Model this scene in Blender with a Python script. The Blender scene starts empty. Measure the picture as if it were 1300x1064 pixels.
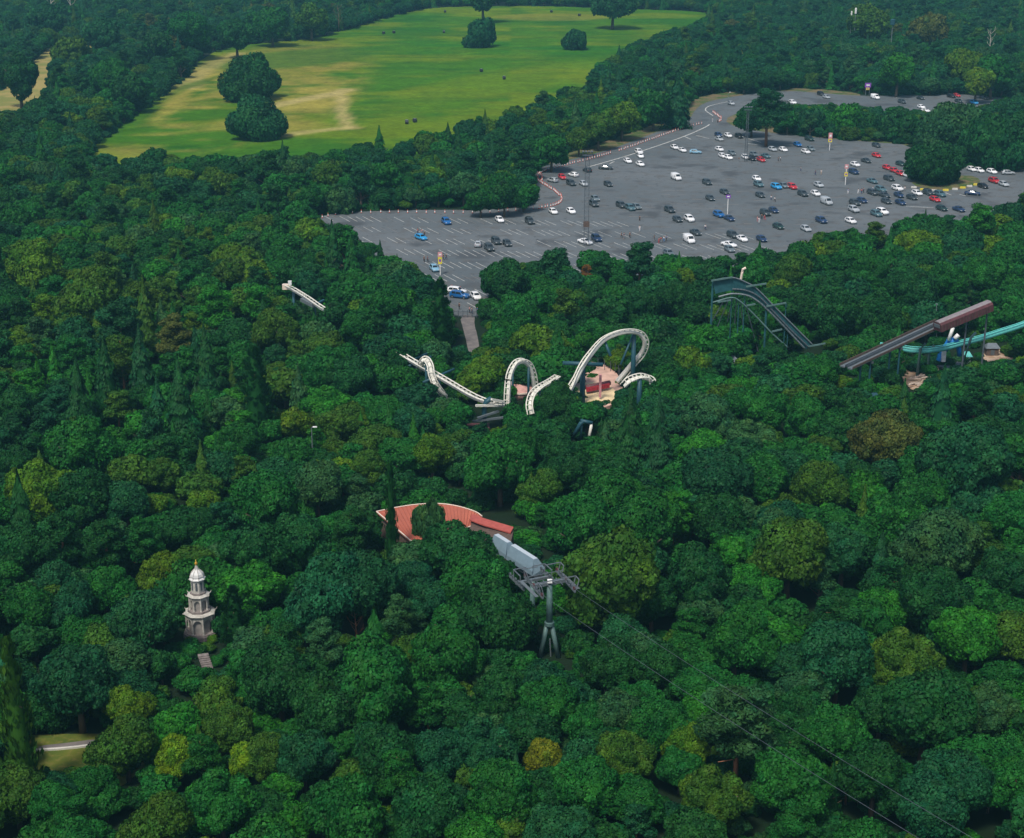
import bpy, bmesh, math, random
import numpy as np
from mathutils import Vector, Matrix
PI = math.pi
random.seed(7)
RNG = np.random.default_rng(11)
SC = bpy.context.scene
COL = SC.collection

# ------------------------------------------------------------------ camera, sky, sun, exposure
F = 2000.0; CX = 650.0; CY = 532.0; TILT = math.radians(19.47); CAMH = 108.0
cam = bpy.data.objects.new('camera', bpy.data.cameras.new('camera'))
COL.objects.link(cam); SC.camera = cam
cam.location = (0, 0, CAMH)
cam.rotation_euler = (PI/2 - TILT, 0, 0)
cam.data.sensor_width = 36.0; cam.data.sensor_fit = 'HORIZONTAL'
cam.data.lens = 36.0*F/1300.0
cam.data.clip_start = 1.0; cam.data.clip_end = 20000.0

SUN_EL, SUN_ROT = math.radians(58), math.radians(205)
w = bpy.data.worlds.new('World'); SC.world = w; w.use_nodes = True
nt = w.node_tree; nt.nodes.clear()
sky = nt.nodes.new('ShaderNodeTexSky'); sky.sky_type = 'NISHITA'; sky.sun_disc = False
sky.sun_elevation = SUN_EL; sky.sun_rotation = SUN_ROT; sky.air_density = 1.0; sky.dust_density = 3.0; sky.ozone_density = 1.0
bg = nt.nodes.new('ShaderNodeBackground'); bg.inputs[1].default_value = 0.085
wo = nt.nodes.new('ShaderNodeOutputWorld')
nt.links.new(sky.outputs[0], bg.inputs[0]); nt.links.new(bg.outputs[0], wo.inputs[0])
sl = bpy.data.lights.new('sun', 'SUN'); sl.energy = 2.1; sl.angle = math.radians(10); sl.color = (1.0, 0.95, 0.86)
sun = bpy.data.objects.new('sun', sl); COL.objects.link(sun)
# sky rotation is measured from +Y towards +X; put the lamp where the sky has its sun
sd = Vector((math.sin(SUN_ROT)*math.cos(SUN_EL), math.cos(SUN_ROT)*math.cos(SUN_EL), math.sin(SUN_EL)))
sun.rotation_euler = sd.to_track_quat('Z', 'Y').to_euler()
SC.view_settings.view_transform = 'Standard'; SC.view_settings.look = 'None'
SC.view_settings.gamma = 1.0; SC.view_settings.use_curve_mapping = False
SC.view_settings.exposure = 0.52
SC.cycles.max_bounces = 6; SC.cycles.diffuse_bounces = 3; SC.cycles.transparent_max_bounces = 8
SC.cycles.volume_bounces = 0

# ------------------------------------------------------------------ picking ground points through the survey photo
cT, sT = math.cos(TILT), math.sin(TILT)
def P(px, py, z=0.0):
    x = (px-CX)/F; v = -(py-CY)/F
    d = Vector((x, cT+v*sT, -sT+v*cT))
    t = (z-CAMH)/d.z
    return Vector((0, 0, CAMH)) + d*t
def proj(p):
    x, y, z = p[0], p[1], p[2]-CAMH
    zc = y*cT - z*sT; u = y*sT + z*cT
    return (CX + F*x/zc, CY - F*u/zc, zc)
def G(px, py): 
    p = P(px, py, 0); return (p.x, p.y)
def PY(px, py, Y):
    """point on the vertical plane y=Y seen at (px,py)"""
    x = (px-CX)/F; v = -(py-CY)/F
    d = Vector((x, cT+v*sT, -sT+v*cT)); t = Y/d.y
    return Vector((0, 0, CAMH)) + d*t

# ------------------------------------------------------------------ materials
MATS = {}
def nodes_of(name):
    m = bpy.data.materials.new(name); m.use_nodes = True
    t = m.node_tree; b = t.nodes['Principled BSDF']
    return m, t, b
def mat(name, col, rough=0.7, metal=0.0, var=0.15, scale=1.5, spec=0.4):
    if name in MATS: return MATS[name]
    m, t, b = nodes_of(name)
    tc = t.nodes.new('ShaderNodeTexCoord'); n = t.nodes.new('ShaderNodeTexNoise')
    n.inputs['Scale'].default_value = scale; n.inputs['Detail'].default_value = 6
    t.links.new(tc.outputs['Object'], n.inputs['Vector'])
    r = t.nodes.new('ShaderNodeValToRGB')
    r.color_ramp.elements[0].position = 0.3; r.color_ramp.elements[1].position = 0.7
    r.color_ramp.elements[0].color = tuple(c*(1-var) for c in col)+(1,)
    r.color_ramp.elements[1].color = tuple(min(1, c*(1+var)) for c in col)+(1,)
    t.links.new(n.outputs['Fac'], r.inputs[0]); t.links.new(r.outputs[0], b.inputs['Base Color'])
    b.inputs['Roughness'].default_value = rough; b.inputs['Metallic'].default_value = metal
    b.inputs['Specular IOR Level'].default_value = spec
    MATS[name] = m; return m
def ramp_mat(name, layers, rough=0.9):
    """layers: list of (scale, detail, p0, p1, colour); later layers mixed over the first colour"""
    m, t, b = nodes_of(name)
    tc = t.nodes.new('ShaderNodeTexCoord'); prev = None
    for sc, det, p0, p1, col in layers:
        if prev is None:
            rgb = t.nodes.new('ShaderNodeRGB'); rgb.outputs[0].default_value = tuple(col)+(1,); prev = rgb.outputs[0]; continue
        mp = t.nodes.new('ShaderNodeMapping'); mp.inputs['Location'].default_value = (sc*31, sc*17, 0)
        t.links.new(tc.outputs['Object'], mp.inputs[0])
        if isinstance(sc, tuple): pass
        n = t.nodes.new('ShaderNodeTexNoise'); n.inputs['Scale'].default_value = sc; n.inputs['Detail'].default_value = det
        t.links.new(mp.outputs[0], n.inputs['Vector'])
        mr = t.nodes.new('ShaderNodeMapRange'); mr.inputs[1].default_value = p0; mr.inputs[2].default_value = p1
        t.links.new(n.outputs['Fac'], mr.inputs[0])
        mx = t.nodes.new('ShaderNodeMix'); mx.data_type = 'RGBA'
        t.links.new(mr.outputs[0], mx.inputs[0]); t.links.new(prev, mx.inputs[6]); mx.inputs[7].default_value = tuple(col)+(1,)
        prev = mx.outputs[2]
    t.links.new(prev, b.inputs['Base Color']); b.inputs['Roughness'].default_value = rough
    b.inputs['Specular IOR Level'].default_value = 0.2
    return m
def foliage_mat(name):
    m, t, b = nodes_of(name)
    a = t.nodes.new('ShaderNodeAttribute'); a.attribute_type = 'INSTANCER'; a.attribute_name = 'tint'
    v = t.nodes.new('ShaderNodeAttribute'); v.attribute_type = 'GEOMETRY'; v.attribute_name = 'leafvar'
    mx = t.nodes.new('ShaderNodeMix'); mx.data_type = 'RGBA'; mx.blend_type = 'MULTIPLY'; mx.inputs[0].default_value = 1.0
    t.links.new(a.outputs['Color'], mx.inputs[6]); t.links.new(v.outputs['Color'], mx.inputs[7])
    t.links.new(mx.outputs[2], b.inputs['Base Color'])
    b.inputs['Roughness'].default_value = 0.6; b.inputs['Specular IOR Level'].default_value = 0.12
    tr = t.nodes.new('ShaderNodeBsdfTranslucent'); t.links.new(mx.outputs[2], tr.inputs[0])
    ms = t.nodes.new('ShaderNodeMixShader'); ms.inputs[0].default_value = 0.12
    out = t.nodes['Material Output']
    t.links.new(b.outputs[0], ms.inputs[1]); t.links.new(tr.outputs[0], ms.inputs[2]); t.links.new(ms.outputs[0], out.inputs[0])
    return m
def paint_mat(name, rough=0.3, coat=0.3, metal=0.0):
    m, t, b = nodes_of(name)
    oi = t.nodes.new('ShaderNodeObjectInfo'); t.links.new(oi.outputs['Color'], b.inputs['Base Color'])
    tc = t.nodes.new('ShaderNodeTexCoord'); n = t.nodes.new('ShaderNodeTexNoise'); n.inputs['Scale'].default_value = 3.0
    t.links.new(tc.outputs['Object'], n.inputs['Vector'])
    mr = t.nodes.new('ShaderNodeMapRange'); mr.inputs[3].default_value = rough*0.8; mr.inputs[4].default_value = rough*1.4
    t.links.new(n.outputs['Fac'], mr.inputs[0]); t.links.new(mr.outputs[0], b.inputs['Roughness'])
    b.inputs['Coat Weight'].default_value = coat; b.inputs['Metallic'].default_value = metal
    return m
M_LEAF = foliage_mat('foliage')
M_PAINT = paint_mat('car_paint'); M_CLOTH = paint_mat('cloth', 0.8, 0.0)
M_BARK = mat('bark', (0.10, 0.075, 0.055), 0.95, scale=3, var=0.4)
M_PBARK = mat('pine_bark', (0.22, 0.10, 0.055), 0.95, scale=3, var=0.4)
M_PALE = mat('pale_bark', (0.42, 0.38, 0.33), 0.9, scale=3, var=0.25)
M_WHITE = mat('white_steel', (0.72, 0.70, 0.62), 0.45, var=0.10, scale=0.6)
M_TEAL = mat('teal_steel', (0.018, 0.075, 0.10), 0.5, var=0.2, scale=0.5)
M_GTEAL = mat('green_steel', (0.02, 0.09, 0.105), 0.5, var=0.25, scale=0.6)
M_LTEAL = mat('light_teal_tube', (0.12, 0.50, 0.46), 0.4, var=0.12)
M_GREY = mat('galvanised_steel', (0.17, 0.20, 0.22), 0.45, 0.3, var=0.15)
M_DGREY = mat('dark_steel', (0.10, 0.12, 0.14), 0.5, 0.2, var=0.15)
M_PGREEN = mat('grey_green_steel', (0.10, 0.18, 0.17), 0.5, 0.1, var=0.15, scale=0.8)
M_STONE = mat('weathered_stone', (0.47, 0.45, 0.40), 0.85, var=0.28, scale=1.2)
M_DSTONE = mat('dark_stone', (0.22, 0.19, 0.18), 0.9, var=0.3, scale=2)
M_GOLD = mat('gold', (0.75, 0.42, 0.06), 0.35, 0.6, var=0.05)
M_RED = mat('red_roof_metal', (0.42, 0.12, 0.075), 0.6, var=0.10, scale=0.4)
M_TRIM = mat('pale_trim', (0.75, 0.62, 0.52), 0.6, var=0.08)
M_BRICK = mat('brown_wall', (0.11, 0.075, 0.06), 0.9, var=0.25, scale=2)
M_MAROON = mat('maroon_panel', (0.10, 0.035, 0.04), 0.6, var=0.3, scale=1.0)
M_BLUE = mat('blue_steel', (0.015, 0.20, 0.58), 0.4, var=0.2, scale=0.6)
M_STATION = mat('station_cladding', (0.20, 0.29, 0.35), 0.45, 0.2, var=0.08)
M_STATTOP = mat('station_ridge', (0.50, 0.57, 0.62), 0.45, 0.1, var=0.06)
M_GLASS = mat('window_glass', (0.015, 0.022, 0.028), 0.12, var=0.1, spec=0.6)
M_TYRE = mat('tyre', (0.015, 0.015, 0.017), 0.85)
M_LAMPW = mat('lamp_lens', (0.75, 0.77, 0.78), 0.15)
M_LAMPR = mat('red_lens', (0.35, 0.01, 0.01), 0.2)
M_CONE = mat('cone_plastic', (0.70, 0.10, 0.05), 0.55)
M_WPL = mat('white_plastic', (0.80, 0.80, 0.78), 0.5)
M_BALE = mat('black_wrap', (0.03, 0.032, 0.038), 0.35, var=0.3)
M_BALET = mat('bale_pale_wrap', (0.30, 0.33, 0.36), 0.4, var=0.3)
M_SKIN = mat('skin', (0.42, 0.24, 0.17), 0.6)
M_HAIR = mat('hair', (0.04, 0.025, 0.018), 0.8)
M_PINK = mat('pink_panel', (0.62, 0.28, 0.30), 0.6); M_YEL = mat('yellow_panel', (0.72, 0.60, 0.06), 0.6)
M_PURP = mat('purple_panel', (0.22, 0.06, 0.42), 0.6)
M_LINE = mat('worn_road_paint', (0.52, 0.53, 0.50), 0.8, var=0.35, scale=0.5)
M_LINEF = mat('faded_road_paint', (0.17, 0.165, 0.155), 0.85, var=0.30, scale=0.4)
M_WKERB = mat('pale_kerb', (0.62, 0.60, 0.55), 0.8)

# ------------------------------------------------------------------ object helpers
def setp(o, label=None, cat=None, group=None, kind=None):
    if label: o['label'] = label
    if cat: o['category'] = cat
    if group: o['group'] = group
    if kind: o['kind'] = kind
    return o
def empty(name, loc, label=None, cat=None, group=None, rz=0):
    o = bpy.data.objects.new(name, None); COL.objects.link(o); o.location = loc; o.rotation_euler = (0, 0, rz)
    o.empty_display_size = 0.5
    return setp(o, label, cat, group)
def base_of(o):
    v = Vector((0, 0, 0))
    while o is not None: v += o.location; o = o.parent
    return v
class MB:
    def __init__(s): s.v = []; s.f = []; s.mi = []; s.cur = 0
    def add(s, vs, fs):
        n = len(s.v); s.v += [tuple(a) for a in vs]
        for f in fs: s.f.append(tuple(n+i for i in f)); s.mi.append(s.cur)
        return s
    def box(s, c, size, rz=0, rot=None):
        hx, hy, hz = size[0]/2, size[1]/2, size[2]/2
        R = rot if rot is not None else Matrix.Rotation(rz, 3, 'Z')
        vs = [Vector(c)+R@Vector((a*hx, b*hy, d*hz)) for d in (-1, 1) for b in (-1, 1) for a in (-1, 1)]
        return s.add(vs, [(0, 2, 3, 1), (4, 5, 7, 6), (0, 1, 5, 4), (1, 3, 7, 5), (3, 2, 6, 7), (2, 0, 4, 6)])
    def bar(s, a, b, wd, ht=None, n=4):
        return s.tube([a, b], wd/2, n, ht)
    def tube(s, pts, r, n=8, ht=None, cap=True, radii=None):
        pts = [Vector(p) for p in pts]; rings = []
        for i, p in enumerate(pts):
            if i == 0: t = pts[1]-pts[0]
            elif i == len(pts)-1: t = pts[-1]-pts[-2]
            else: t = pts[i+1]-pts[i-1]
            t.normalize()
            ref = Vector((0, 0, 1)) if abs(t.z) < 0.95 else Vector((0, 1, 0))
            sx = t.cross(ref).normalized(); up = sx.cross(t).normalized()
            rr = radii[i] if radii else r
            ring = []
            for k in range(n):
                an = 2*PI*(k+0.5)/n
                q = 1.41421 if n == 4 else 1.0
                hh = (ht/2 if ht else rr)
                ring.append(p + sx*math.cos(an)*rr*q + up*math.sin(an)*(hh*q if ht else rr*q))
            rings.append(ring)
        vs = [v for r_ in rings for v in r_]; fs = []
        for i in range(len(rings)-1):
            for k in range(n):
                a = i*n+k; b = i*n+(k+1) % n
                fs.append((a, b, b+n, a+n))
        if cap: fs.append(tuple(range(n))[::-1]); fs.append(tuple(range((len(rings)-1)*n, len(rings)*n)))
        return s.add(vs, fs)
    def lathe(s, c, prof, n=16, ph=0.0):
        c = Vector(c); vs = []; fs = []
        for r, z in prof:
            for k in range(n):
                an = 2*PI*k/n+ph; vs.append(c+Vector((r*math.cos(an), r*math.sin(an), z)))
        for i in range(len(prof)-1):
            for k in range(n):
                a = i*n+k; b = i*n+(k+1) % n; fs.append((a, b, b+n, a+n))
        fs.append(tuple(range(n))[::-1]); fs.append(tuple(range((len(prof)-1)*n, len(prof)*n)))
        return s.add(vs, fs)
    def slab(s, top, th):
        n = len(top); top = [Vector(p) for p in top]
        vs = top+[p-Vector((0, 0, th)) for p in top]
        fs = [tuple(range(n)), tuple(range(n, 2*n))[::-1]]
        for i in range(n): j = (i+1) % n; fs.append((i, i+n, j+n, j))
        return s.add(vs, fs)
    def build(s, name, m, parent=None, smooth=False, local=False):
        me = bpy.data.meshes.new(name)
        o = bpy.data.objects.new(name, me)
        off = Vector((0, 0, 0))
        if parent is not None and not local: off = base_of(parent)
        me.from_pydata([tuple(Vector(v)-off) for v in s.v], [], s.f)
        for mm in (m if isinstance(m, (list, tuple)) else [m]): me.materials.append(mm)
        if isinstance(m, (list, tuple)): me.polygons.foreach_set('material_index', s.mi)
        if smooth: me.polygons.foreach_set('use_smooth', [True]*len(s.f))
        bm = bmesh.new(); bm.from_mesh(me); bmesh.ops.recalc_face_normals(bm, faces=bm.faces); bm.to_mesh(me); bm.free()
        COL.objects.link(o); o.parent = parent
        return o
CHILD = {}
def kids(o): return CHILD.get(o.name, [])
def snapshot(o):
    CHILD[o.name] = [c for c in bpy.data.objects if c.parent == o]
    for c in CHILD[o.name]: snapshot(c)
def dup(src, loc, rz=0.0, scale=None, label=None, cat=None, group=None, color=None, colnames=()):
    """src must have been snapshot()ed; copies it with parts and sub-parts"""
    r = src.copy(); COL.objects.link(r); r.location = loc; r.rotation_euler = (0, 0, rz)
    if scale: r.scale = scale
    if label: r['label'] = label
    if cat: r['category'] = cat
    if group: r['group'] = group
    def rec(a, b):
        for ch in kids(a):
            c = ch.copy(); COL.objects.link(c); c.parent = b
            rec(ch, c)
    rec(src, r)
    return r

# ------------------------------------------------------------------ ground sheets
def poly_ground(pix): return [G(*p) for p in pix]
def in_poly(x, y, poly):
    c = False; n = len(poly); j = n-1
    for i in range(n):
        xi, yi = poly[i]; xj, yj = poly[j]
        if (yi > y) != (yj > y) and x < (xj-xi)*(y-yi)/(yj-yi)+xi: c = not c
        j = i
    return c
def smooth_poly(pts, k=2, closed=True):
    for _ in range(k):
        q = []; n = len(pts)
        for i in range(n if closed else n-1):
            a = pts[i]; b = pts[(i+1) % n]
            q.append((a[0]*.75+b[0]*.25, a[1]*.75+b[1]*.25)); q.append((a[0]*.25+b[0]*.75, a[1]*.25+b[1]*.75))
        if not closed: q = [pts[0]]+q+[pts[-1]]
        pts = q
    return pts
def sheet(name, pix, z, m, sm=1, kind='structure', kerb=None):
    pts = [Vector((x, y, z)) for x, y in smooth_poly(poly_ground(pix), sm)]
    bm = bmesh.new(); vs = [bm.verts.new(p) for p in pts]; f = bm.faces.new(vs)
    bmesh.ops.triangulate(bm, faces=[f])
    bmesh.ops.recalc_face_normals(bm, faces=bm.faces)
    if sum(fc.normal.z for fc in bm.faces) < 0: bmesh.ops.reverse_faces(bm, faces=bm.faces)
    me = bpy.data.meshes.new(name); bm.to_mesh(me); bm.free(); me.materials.append(m)
    o = bpy.data.objects.new(name, me); COL.objects.link(o); o['kind'] = kind
    return o
def ribbon(mb, pts, wd, z):
    pts = [Vector((p[0], p[1], z)) for p in pts]
    L = []; R = []
    for i, p in enumerate(pts):
        t = (pts[min(i+1, len(pts)-1)]-pts[max(i-1, 0)]).normalized(); nrm = Vector((-t.y, t.x, 0))
        L.append(p+nrm*wd/2); R.append(p-nrm*wd/2)
    n = len(pts); mb.add(L+R, [(i, i+1, n+i+1, n+i) for i in range(n-1)])

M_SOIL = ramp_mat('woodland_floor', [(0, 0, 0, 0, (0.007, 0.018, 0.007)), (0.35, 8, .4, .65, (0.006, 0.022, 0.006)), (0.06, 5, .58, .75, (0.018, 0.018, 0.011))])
M_ASPH = ramp_mat('asphalt', [(0, 0, 0, 0, (0.102, 0.121, 0.133)), (0.02, 6, .35, .65, (0.138, 0.154, 0.165)), (0.25, 8, .5, .7, (0.108, 0.108, 0.106)), (0.07, 8, .56, .66, (0.076, 0.084, 0.092)), (0.5, 8, .62, .70, (0.060, 0.064, 0.070))])
M_VERGE = ramp_mat('dry_verge', [(0, 0, 0, 0, (0.17, 0.13, 0.07)), (0.15, 7, .42, .58, (0.06, 0.105, 0.025)), (0.6, 6, .55, .75, (0.24, 0.17, 0.10))])
M_SAND = ramp_mat('sandy_ground', [(0, 0, 0, 0, (0.36, 0.24, 0.16)), (0.5, 8, .45, .6, (0.50, 0.38, 0.28)), (1.7, 6, .6, .7, (0.22, 0.17, 0.13))])
M_PATH = ramp_mat('path_surface', [(0, 0, 0, 0, (0.20, 0.18, 0.17)), (0.5, 6, .4, .6, (0.14, 0.13, 0.13))])
M_LAWN = ramp_mat('lawn', [(0, 0, 0, 0, (0.13, 0.15, 0.022)), (0.3, 6, .4, .6, (0.08, 0.12, 0.02)), (1.2, 6, .5, .7, (0.18, 0.17, 0.04))])

gb = MB(); R_ = 4500
N = 30
gv = [(-R_+2*R_*i/N, -1500+2*R_*j/N, 0) for j in range(N+1) for i in range(N+1)]
gb.add(gv, [(j*(N+1)+i, j*(N+1)+i+1, (j+1)*(N+1)+i+1, (j+1)*(N+1)+i) for j in range(N) for i in range(N)])
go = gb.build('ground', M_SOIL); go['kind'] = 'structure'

# meadow: a fine grid coloured by the state of its grass (mown bands, parched patches)
FIELD = [(95, 205), (118, 186), (150, 163), (205, 123), (238, 97), (258, 72), (300, 58), (400, 50), (440, 38), (500, 20), (545, 10), (620, 8),
         (700, 8), (800, 12), (880, 14), (925, 22), (905, 34), (850, 50), (800, 72), (770, 95), (745, 125), (690, 150), (620, 175), (560, 195), (470, 208), (380, 215), (280, 225), (180, 225)]
FIELDG = smooth_poly(poly_ground(FIELD), 2)
def field_mesh():
    xs = [p[0] for p in FIELDG]; ys = [p[1] for p in FIELDG]
    step = 3.0
    nx = int((max(xs)-min(xs))/step)+2; ny = int((max(ys)-min(ys))/step)+2
    gx = min(xs)+np.arange(nx)*step; gy = min(ys)+np.arange(ny)*step
    X, Y = np.meshgrid(gx, gy)
    # inside test
    ins = np.zeros(X.shape, bool); j = len(FIELDG)-1
    for i in range(len(FIELDG)):
        xi, yi = FIELDG[i]; xj, yj = FIELDG[j]
        if yi != yj:
            c = ((yi > Y) != (yj > Y)) & (X < (xj-xi)*(Y-yi)/(yj-yi)+xi); ins ^= c
        j = i
    ZC = Y*cT + CAMH*sT
    PX = CX+F*X/ZC; PYY = CY-F*(Y*sT-CAMH*cT)/ZC      # survey coordinates of the spots described below
    def noise(sx, sy, seed):
        r = np.random.default_rng(seed); acc = np.zeros_like(X); amp = 1.0; tot = 0
        for o in range(4):
            g = r.random((64, 64)); u = (X/sx*2**o) % 63; v = (Y/sy*2**o) % 63
            i0 = u.astype(int); j0 = v.astype(int); fu = u-i0; fv = v-j0
            fu = fu*fu*(3-2*fu); fv = fv*fv*(3-2*fv)
            acc += amp*((g[j0, i0]*(1-fu)+g[j0, i0+1]*fu)*(1-fv)+(g[j0+1, i0]*(1-fu)+g[j0+1, i0+1]*fu)*fv); tot += amp; amp *= .55
        return acc/tot
    n1 = noise(60, 60, 1); n2 = noise(70, 30, 2); n3 = noise(13, 13, 3); n4 = noise(95, 45, 5)
    green = np.array([0.050, 0.150, 0.005]); lush = np.array([0.020, 0.110, 0.006]); dry = np.array([0.29, 0.25, 0.045]); ygr = np.array([0.125, 0.190, 0.006])
    def sstep(x, a, b): return np.clip((x-a)/(b-a), 0, 1)**2*(3-2*np.clip((x-a)/(b-a), 0, 1))
    c = np.ones(X.shape+(3,))*green
    def mixc(c, col, f): return c*(1-f[..., None])+col*f[..., None]
    c = mixc(c, ygr, sstep(n4+(n1-.5)*.6, .42, .62)*.85)
    c = mixc(c, lush, sstep(n2, .55, .72)*.7)
    # parched western side
    def blob(px, py, a, b, rot=0):
        dx = PX-px; dy = PYY-py; ca, sa = math.cos(rot), math.sin(rot)
        return ((dx*ca+dy*sa)/a)**2+((-dx*sa+dy*ca)/b)**2
    west = 1-sstep(blob(290, 130, 190, 62, -.25), .6, 1.2)
    c = mixc(c, dry*.85, west*sstep(n1*.6+n3*.5, .40, .66)*.85)
    rim = 1-sstep(blob(245, 112, 75, 14, -.62), .4, 1.3); c = mixc(c, dry*1.1, rim*sstep(n3, .25, .6)*.8)
    c = mixc(c, dry*1.1, (1-sstep(blob(395, 125, 60, 16, -.1), .3, 1.2))*sstep(n3, .2, .6)*.75)
    c = mixc(c, dry, (1-sstep(blob(340, 160, 90, 9, 0.0), .3, 1.2))*.6)
    c = mixc(c, green*1.0, (1-sstep(blob(178, 140, 14, 48, .75), .3, 1.2))*.8)
    # shared greener strip north of the tan path
    c = mixc(c, lush*1.1, (1-sstep(blob(370, 75, 120, 12, -.08), .5, 1.2))*.7)
    c = mixc(c, lush*1.3, (1-sstep(blob(620, 62, 170, 10, 0.03), .3, 1.3))*sstep(n2, .3, .6)*.7)
    c = mixc(c, ygr*1.1, (1-sstep(blob(640, 105, 150, 18, -.15), .4, 1.3))*.5)
    c = mixc(c, dry*.8, (1-sstep(blob(700, 22, 80, 5, 0), .4, 1.3))*.45)
    def near(pix, wd):
        g = [G(*p) for p in pix]; D = np.full(X.shape, 1e9)
        for (ax, ay), (bx_, by_) in zip(g, g[1:]):
            vx, vy = bx_-ax, by_-ay; tt = np.clip(((X-ax)*vx+(Y-ay)*vy)/(vx*vx+vy*vy), 0, 1)
            D = np.minimum(D, np.hypot(X-ax-tt*vx, Y-ay-tt*vy))
        return 1-sstep(D+(n3-.5)*wd*1.1, wd*.35, wd*1.15)
    straw = np.array([.40, .33, .12])
    c = mixc(c, straw, near([(340, 136), (372, 129), (405, 123), (432, 117), (440, 114)], 7)*.85)
    c = mixc(c, straw, near([(428, 118), (435, 127), (433, 139), (437, 150), (442, 162)], 4.5)*.8)
    c = mixc(c, straw, near([(345, 174), (380, 169), (410, 165.5), (442, 162)], 6)*.7)
    c = mixc(c, straw*.9, near([(236, 112), (252, 95), (268, 82), (300, 68)], 8)*.6)
    c = mixc(c, green*.8, near([(176, 168), (186, 148), (205, 128), (232, 112), (280, 96)], 5)*.7)
    c *= (0.80+0.40*n3)[..., None]
    idx = np.arange(nx*ny).reshape(ny, nx)
    q = ins[:-1, :-1] | ins[1:, :-1] | ins[:-1, 1:] | ins[1:, 1:]
    fa = np.stack([idx[:-1, :-1][q], idx[:-1, 1:][q], idx[1:, 1:][q], idx[1:, :-1][q]], 1)
    used = np.unique(fa); re = -np.ones(nx*ny, int); re[used] = np.arange(len(used)); fa = re[fa]
    co = np.stack([X.ravel()[used], Y.ravel()[used], np.full(len(used), .02)], 1)
    me = bpy.data.meshes.new('meadow'); me.from_pydata(co.tolist(), [], fa.tolist())
    at = me.color_attributes.new('grass_colour', 'FLOAT_COLOR', 'POINT')
    cc = np.concatenate([c.reshape(-1, 3)[used], np.ones((len(used), 1))], 1); at.data.foreach_set('color', cc.ravel())
    m, t, b = nodes_of('meadow_grass'); a = t.nodes.new('ShaderNodeAttribute'); a.attribute_name = 'grass_colour'
    tc = t.nodes.new('ShaderNodeTexCoord'); n = t.nodes.new('ShaderNodeTexNoise'); n.inputs['Scale'].default_value = 0.9; n.inputs['Detail'].default_value = 8
    mp = t.nodes.new('ShaderNodeMapping'); mp.inputs['Scale'].default_value = (.5, 1.2, 1)
    t.links.new(tc.outputs['Object'], mp.inputs[0]); t.links.new(mp.outputs[0], n.inputs['Vector'])
    mr = t.nodes.new('ShaderNodeMapRange'); mr.inputs[1].default_value = .3; mr.inputs[2].default_value = .7; mr.inputs[3].default_value = .72; mr.inputs[4].default_value = 1.25
    t.links.new(n.outputs['Fac'], mr.inputs[0])
    vm = t.nodes.new('ShaderNodeVectorMath'); vm.operation = 'SCALE'; t.links.new(a.outputs['Color'], vm.inputs[0]); t.links.new(mr.outputs[0], vm.inputs['Scale'])
    n5 = t.nodes.new('ShaderNodeTexNoise'); n5.inputs['Scale'].default_value = .13; n5.inputs['Detail'].default_value = 9; n5.inputs['Roughness'].default_value = .7
    t.links.new(tc.outputs['Object'], n5.inputs['Vector']); mr5 = t.nodes.new('ShaderNodeMapRange'); mr5.inputs[1].default_value = .32; mr5.inputs[2].default_value = .68; mr5.inputs[3].default_value = .72; mr5.inputs[4].default_value = 1.24
    t.links.new(n5.outputs['Fac'], mr5.inputs[0]); vm5 = t.nodes.new('ShaderNodeVectorMath'); vm5.operation = 'SCALE'; t.links.new(vm.outputs[0], vm5.inputs[0]); t.links.new(mr5.outputs[0], vm5.inputs['Scale'])
    t.links.new(vm5.outputs[0], b.inputs['Base Color']); b.inputs['Roughness'].default_value = 1; b.inputs['Specular IOR Level'].default_value = .05
    me.materials.append(m)
    o = bpy.data.objects.new('meadow', me); COL.objects.link(o); o['kind'] = 'structure'
field_mesh()
M_TRACK = ramp_mat('parched_track', [(0, 0, 0, 0, (0.33, 0.27, 0.11)), (0.25, 7, .35, .6, (0.22, 0.22, 0.06))])
def gpath(pix, k=3): return smooth_poly([G(*p) for p in pix], k, False)
WESTF = [(-60, 120), (0, 116), (25, 100), (48, 72), (62, 62), (80, 58), (125, 58), (122, 75), (70, 88), (62, 110), (52, 128), (20, 150), (-60, 160)]
sheet('dry_field', WESTF, .02, ramp_mat('dry_field_grass', [(0, 0, 0, 0, (0.34, 0.27, 0.09)), (0.06, 7, .45, .6, (0.20, 0.21, 0.05))]))
NFIELD = [(840, 14), (905, 20), (912, 36), (860, 40), (830, 30)]

# car park
LOT = [(385, 283), (410, 274), (432, 270), (500, 267), (560, 266.5), (620, 266.5), (664, 263), (684, 258), (682, 240), (678, 222), (682, 214), (700, 208), (740, 199), (780, 188),
       (820, 173), (850, 161), (876, 151), (882, 140), (893, 131), (912, 126), (960, 118), (1002, 115), (1040, 118), (1090, 122), (1140, 121), (1180, 122), (1215, 119), (1260, 123), (1340, 131),
       (1340, 150), (1260, 146), (1190, 150), (1140, 146), (1060, 140), (1000, 138), (940, 142), (918, 152), (934, 162), (980, 169), (1040, 175), (1100, 180), (1160, 184), (1175, 212), (1230, 212), (1345, 214),
       (1345, 262), (1290, 290), (1200, 300), (1080, 318), (980, 330), (900, 345), (800, 355), (700, 352), (640, 362), (618, 385), (612, 402), (575, 402), (560, 385), (520, 360), (470, 330), (420, 305)]
sheet('car_park', LOT, .03, M_ASPH, 1)
VERGE1 = [(676, 218), (680, 205), (720, 195), (760, 183), (800, 168), (840, 155), (868, 142), (874, 130), (890, 122), (915, 118), (940, 116), (945, 122), (912, 130), (893, 136), (884, 148), (850, 164), (820, 176), (780, 190), (740, 202), (700, 211)]
sheet('verge', VERGE1, .012, M_VERGE, 1)
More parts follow.
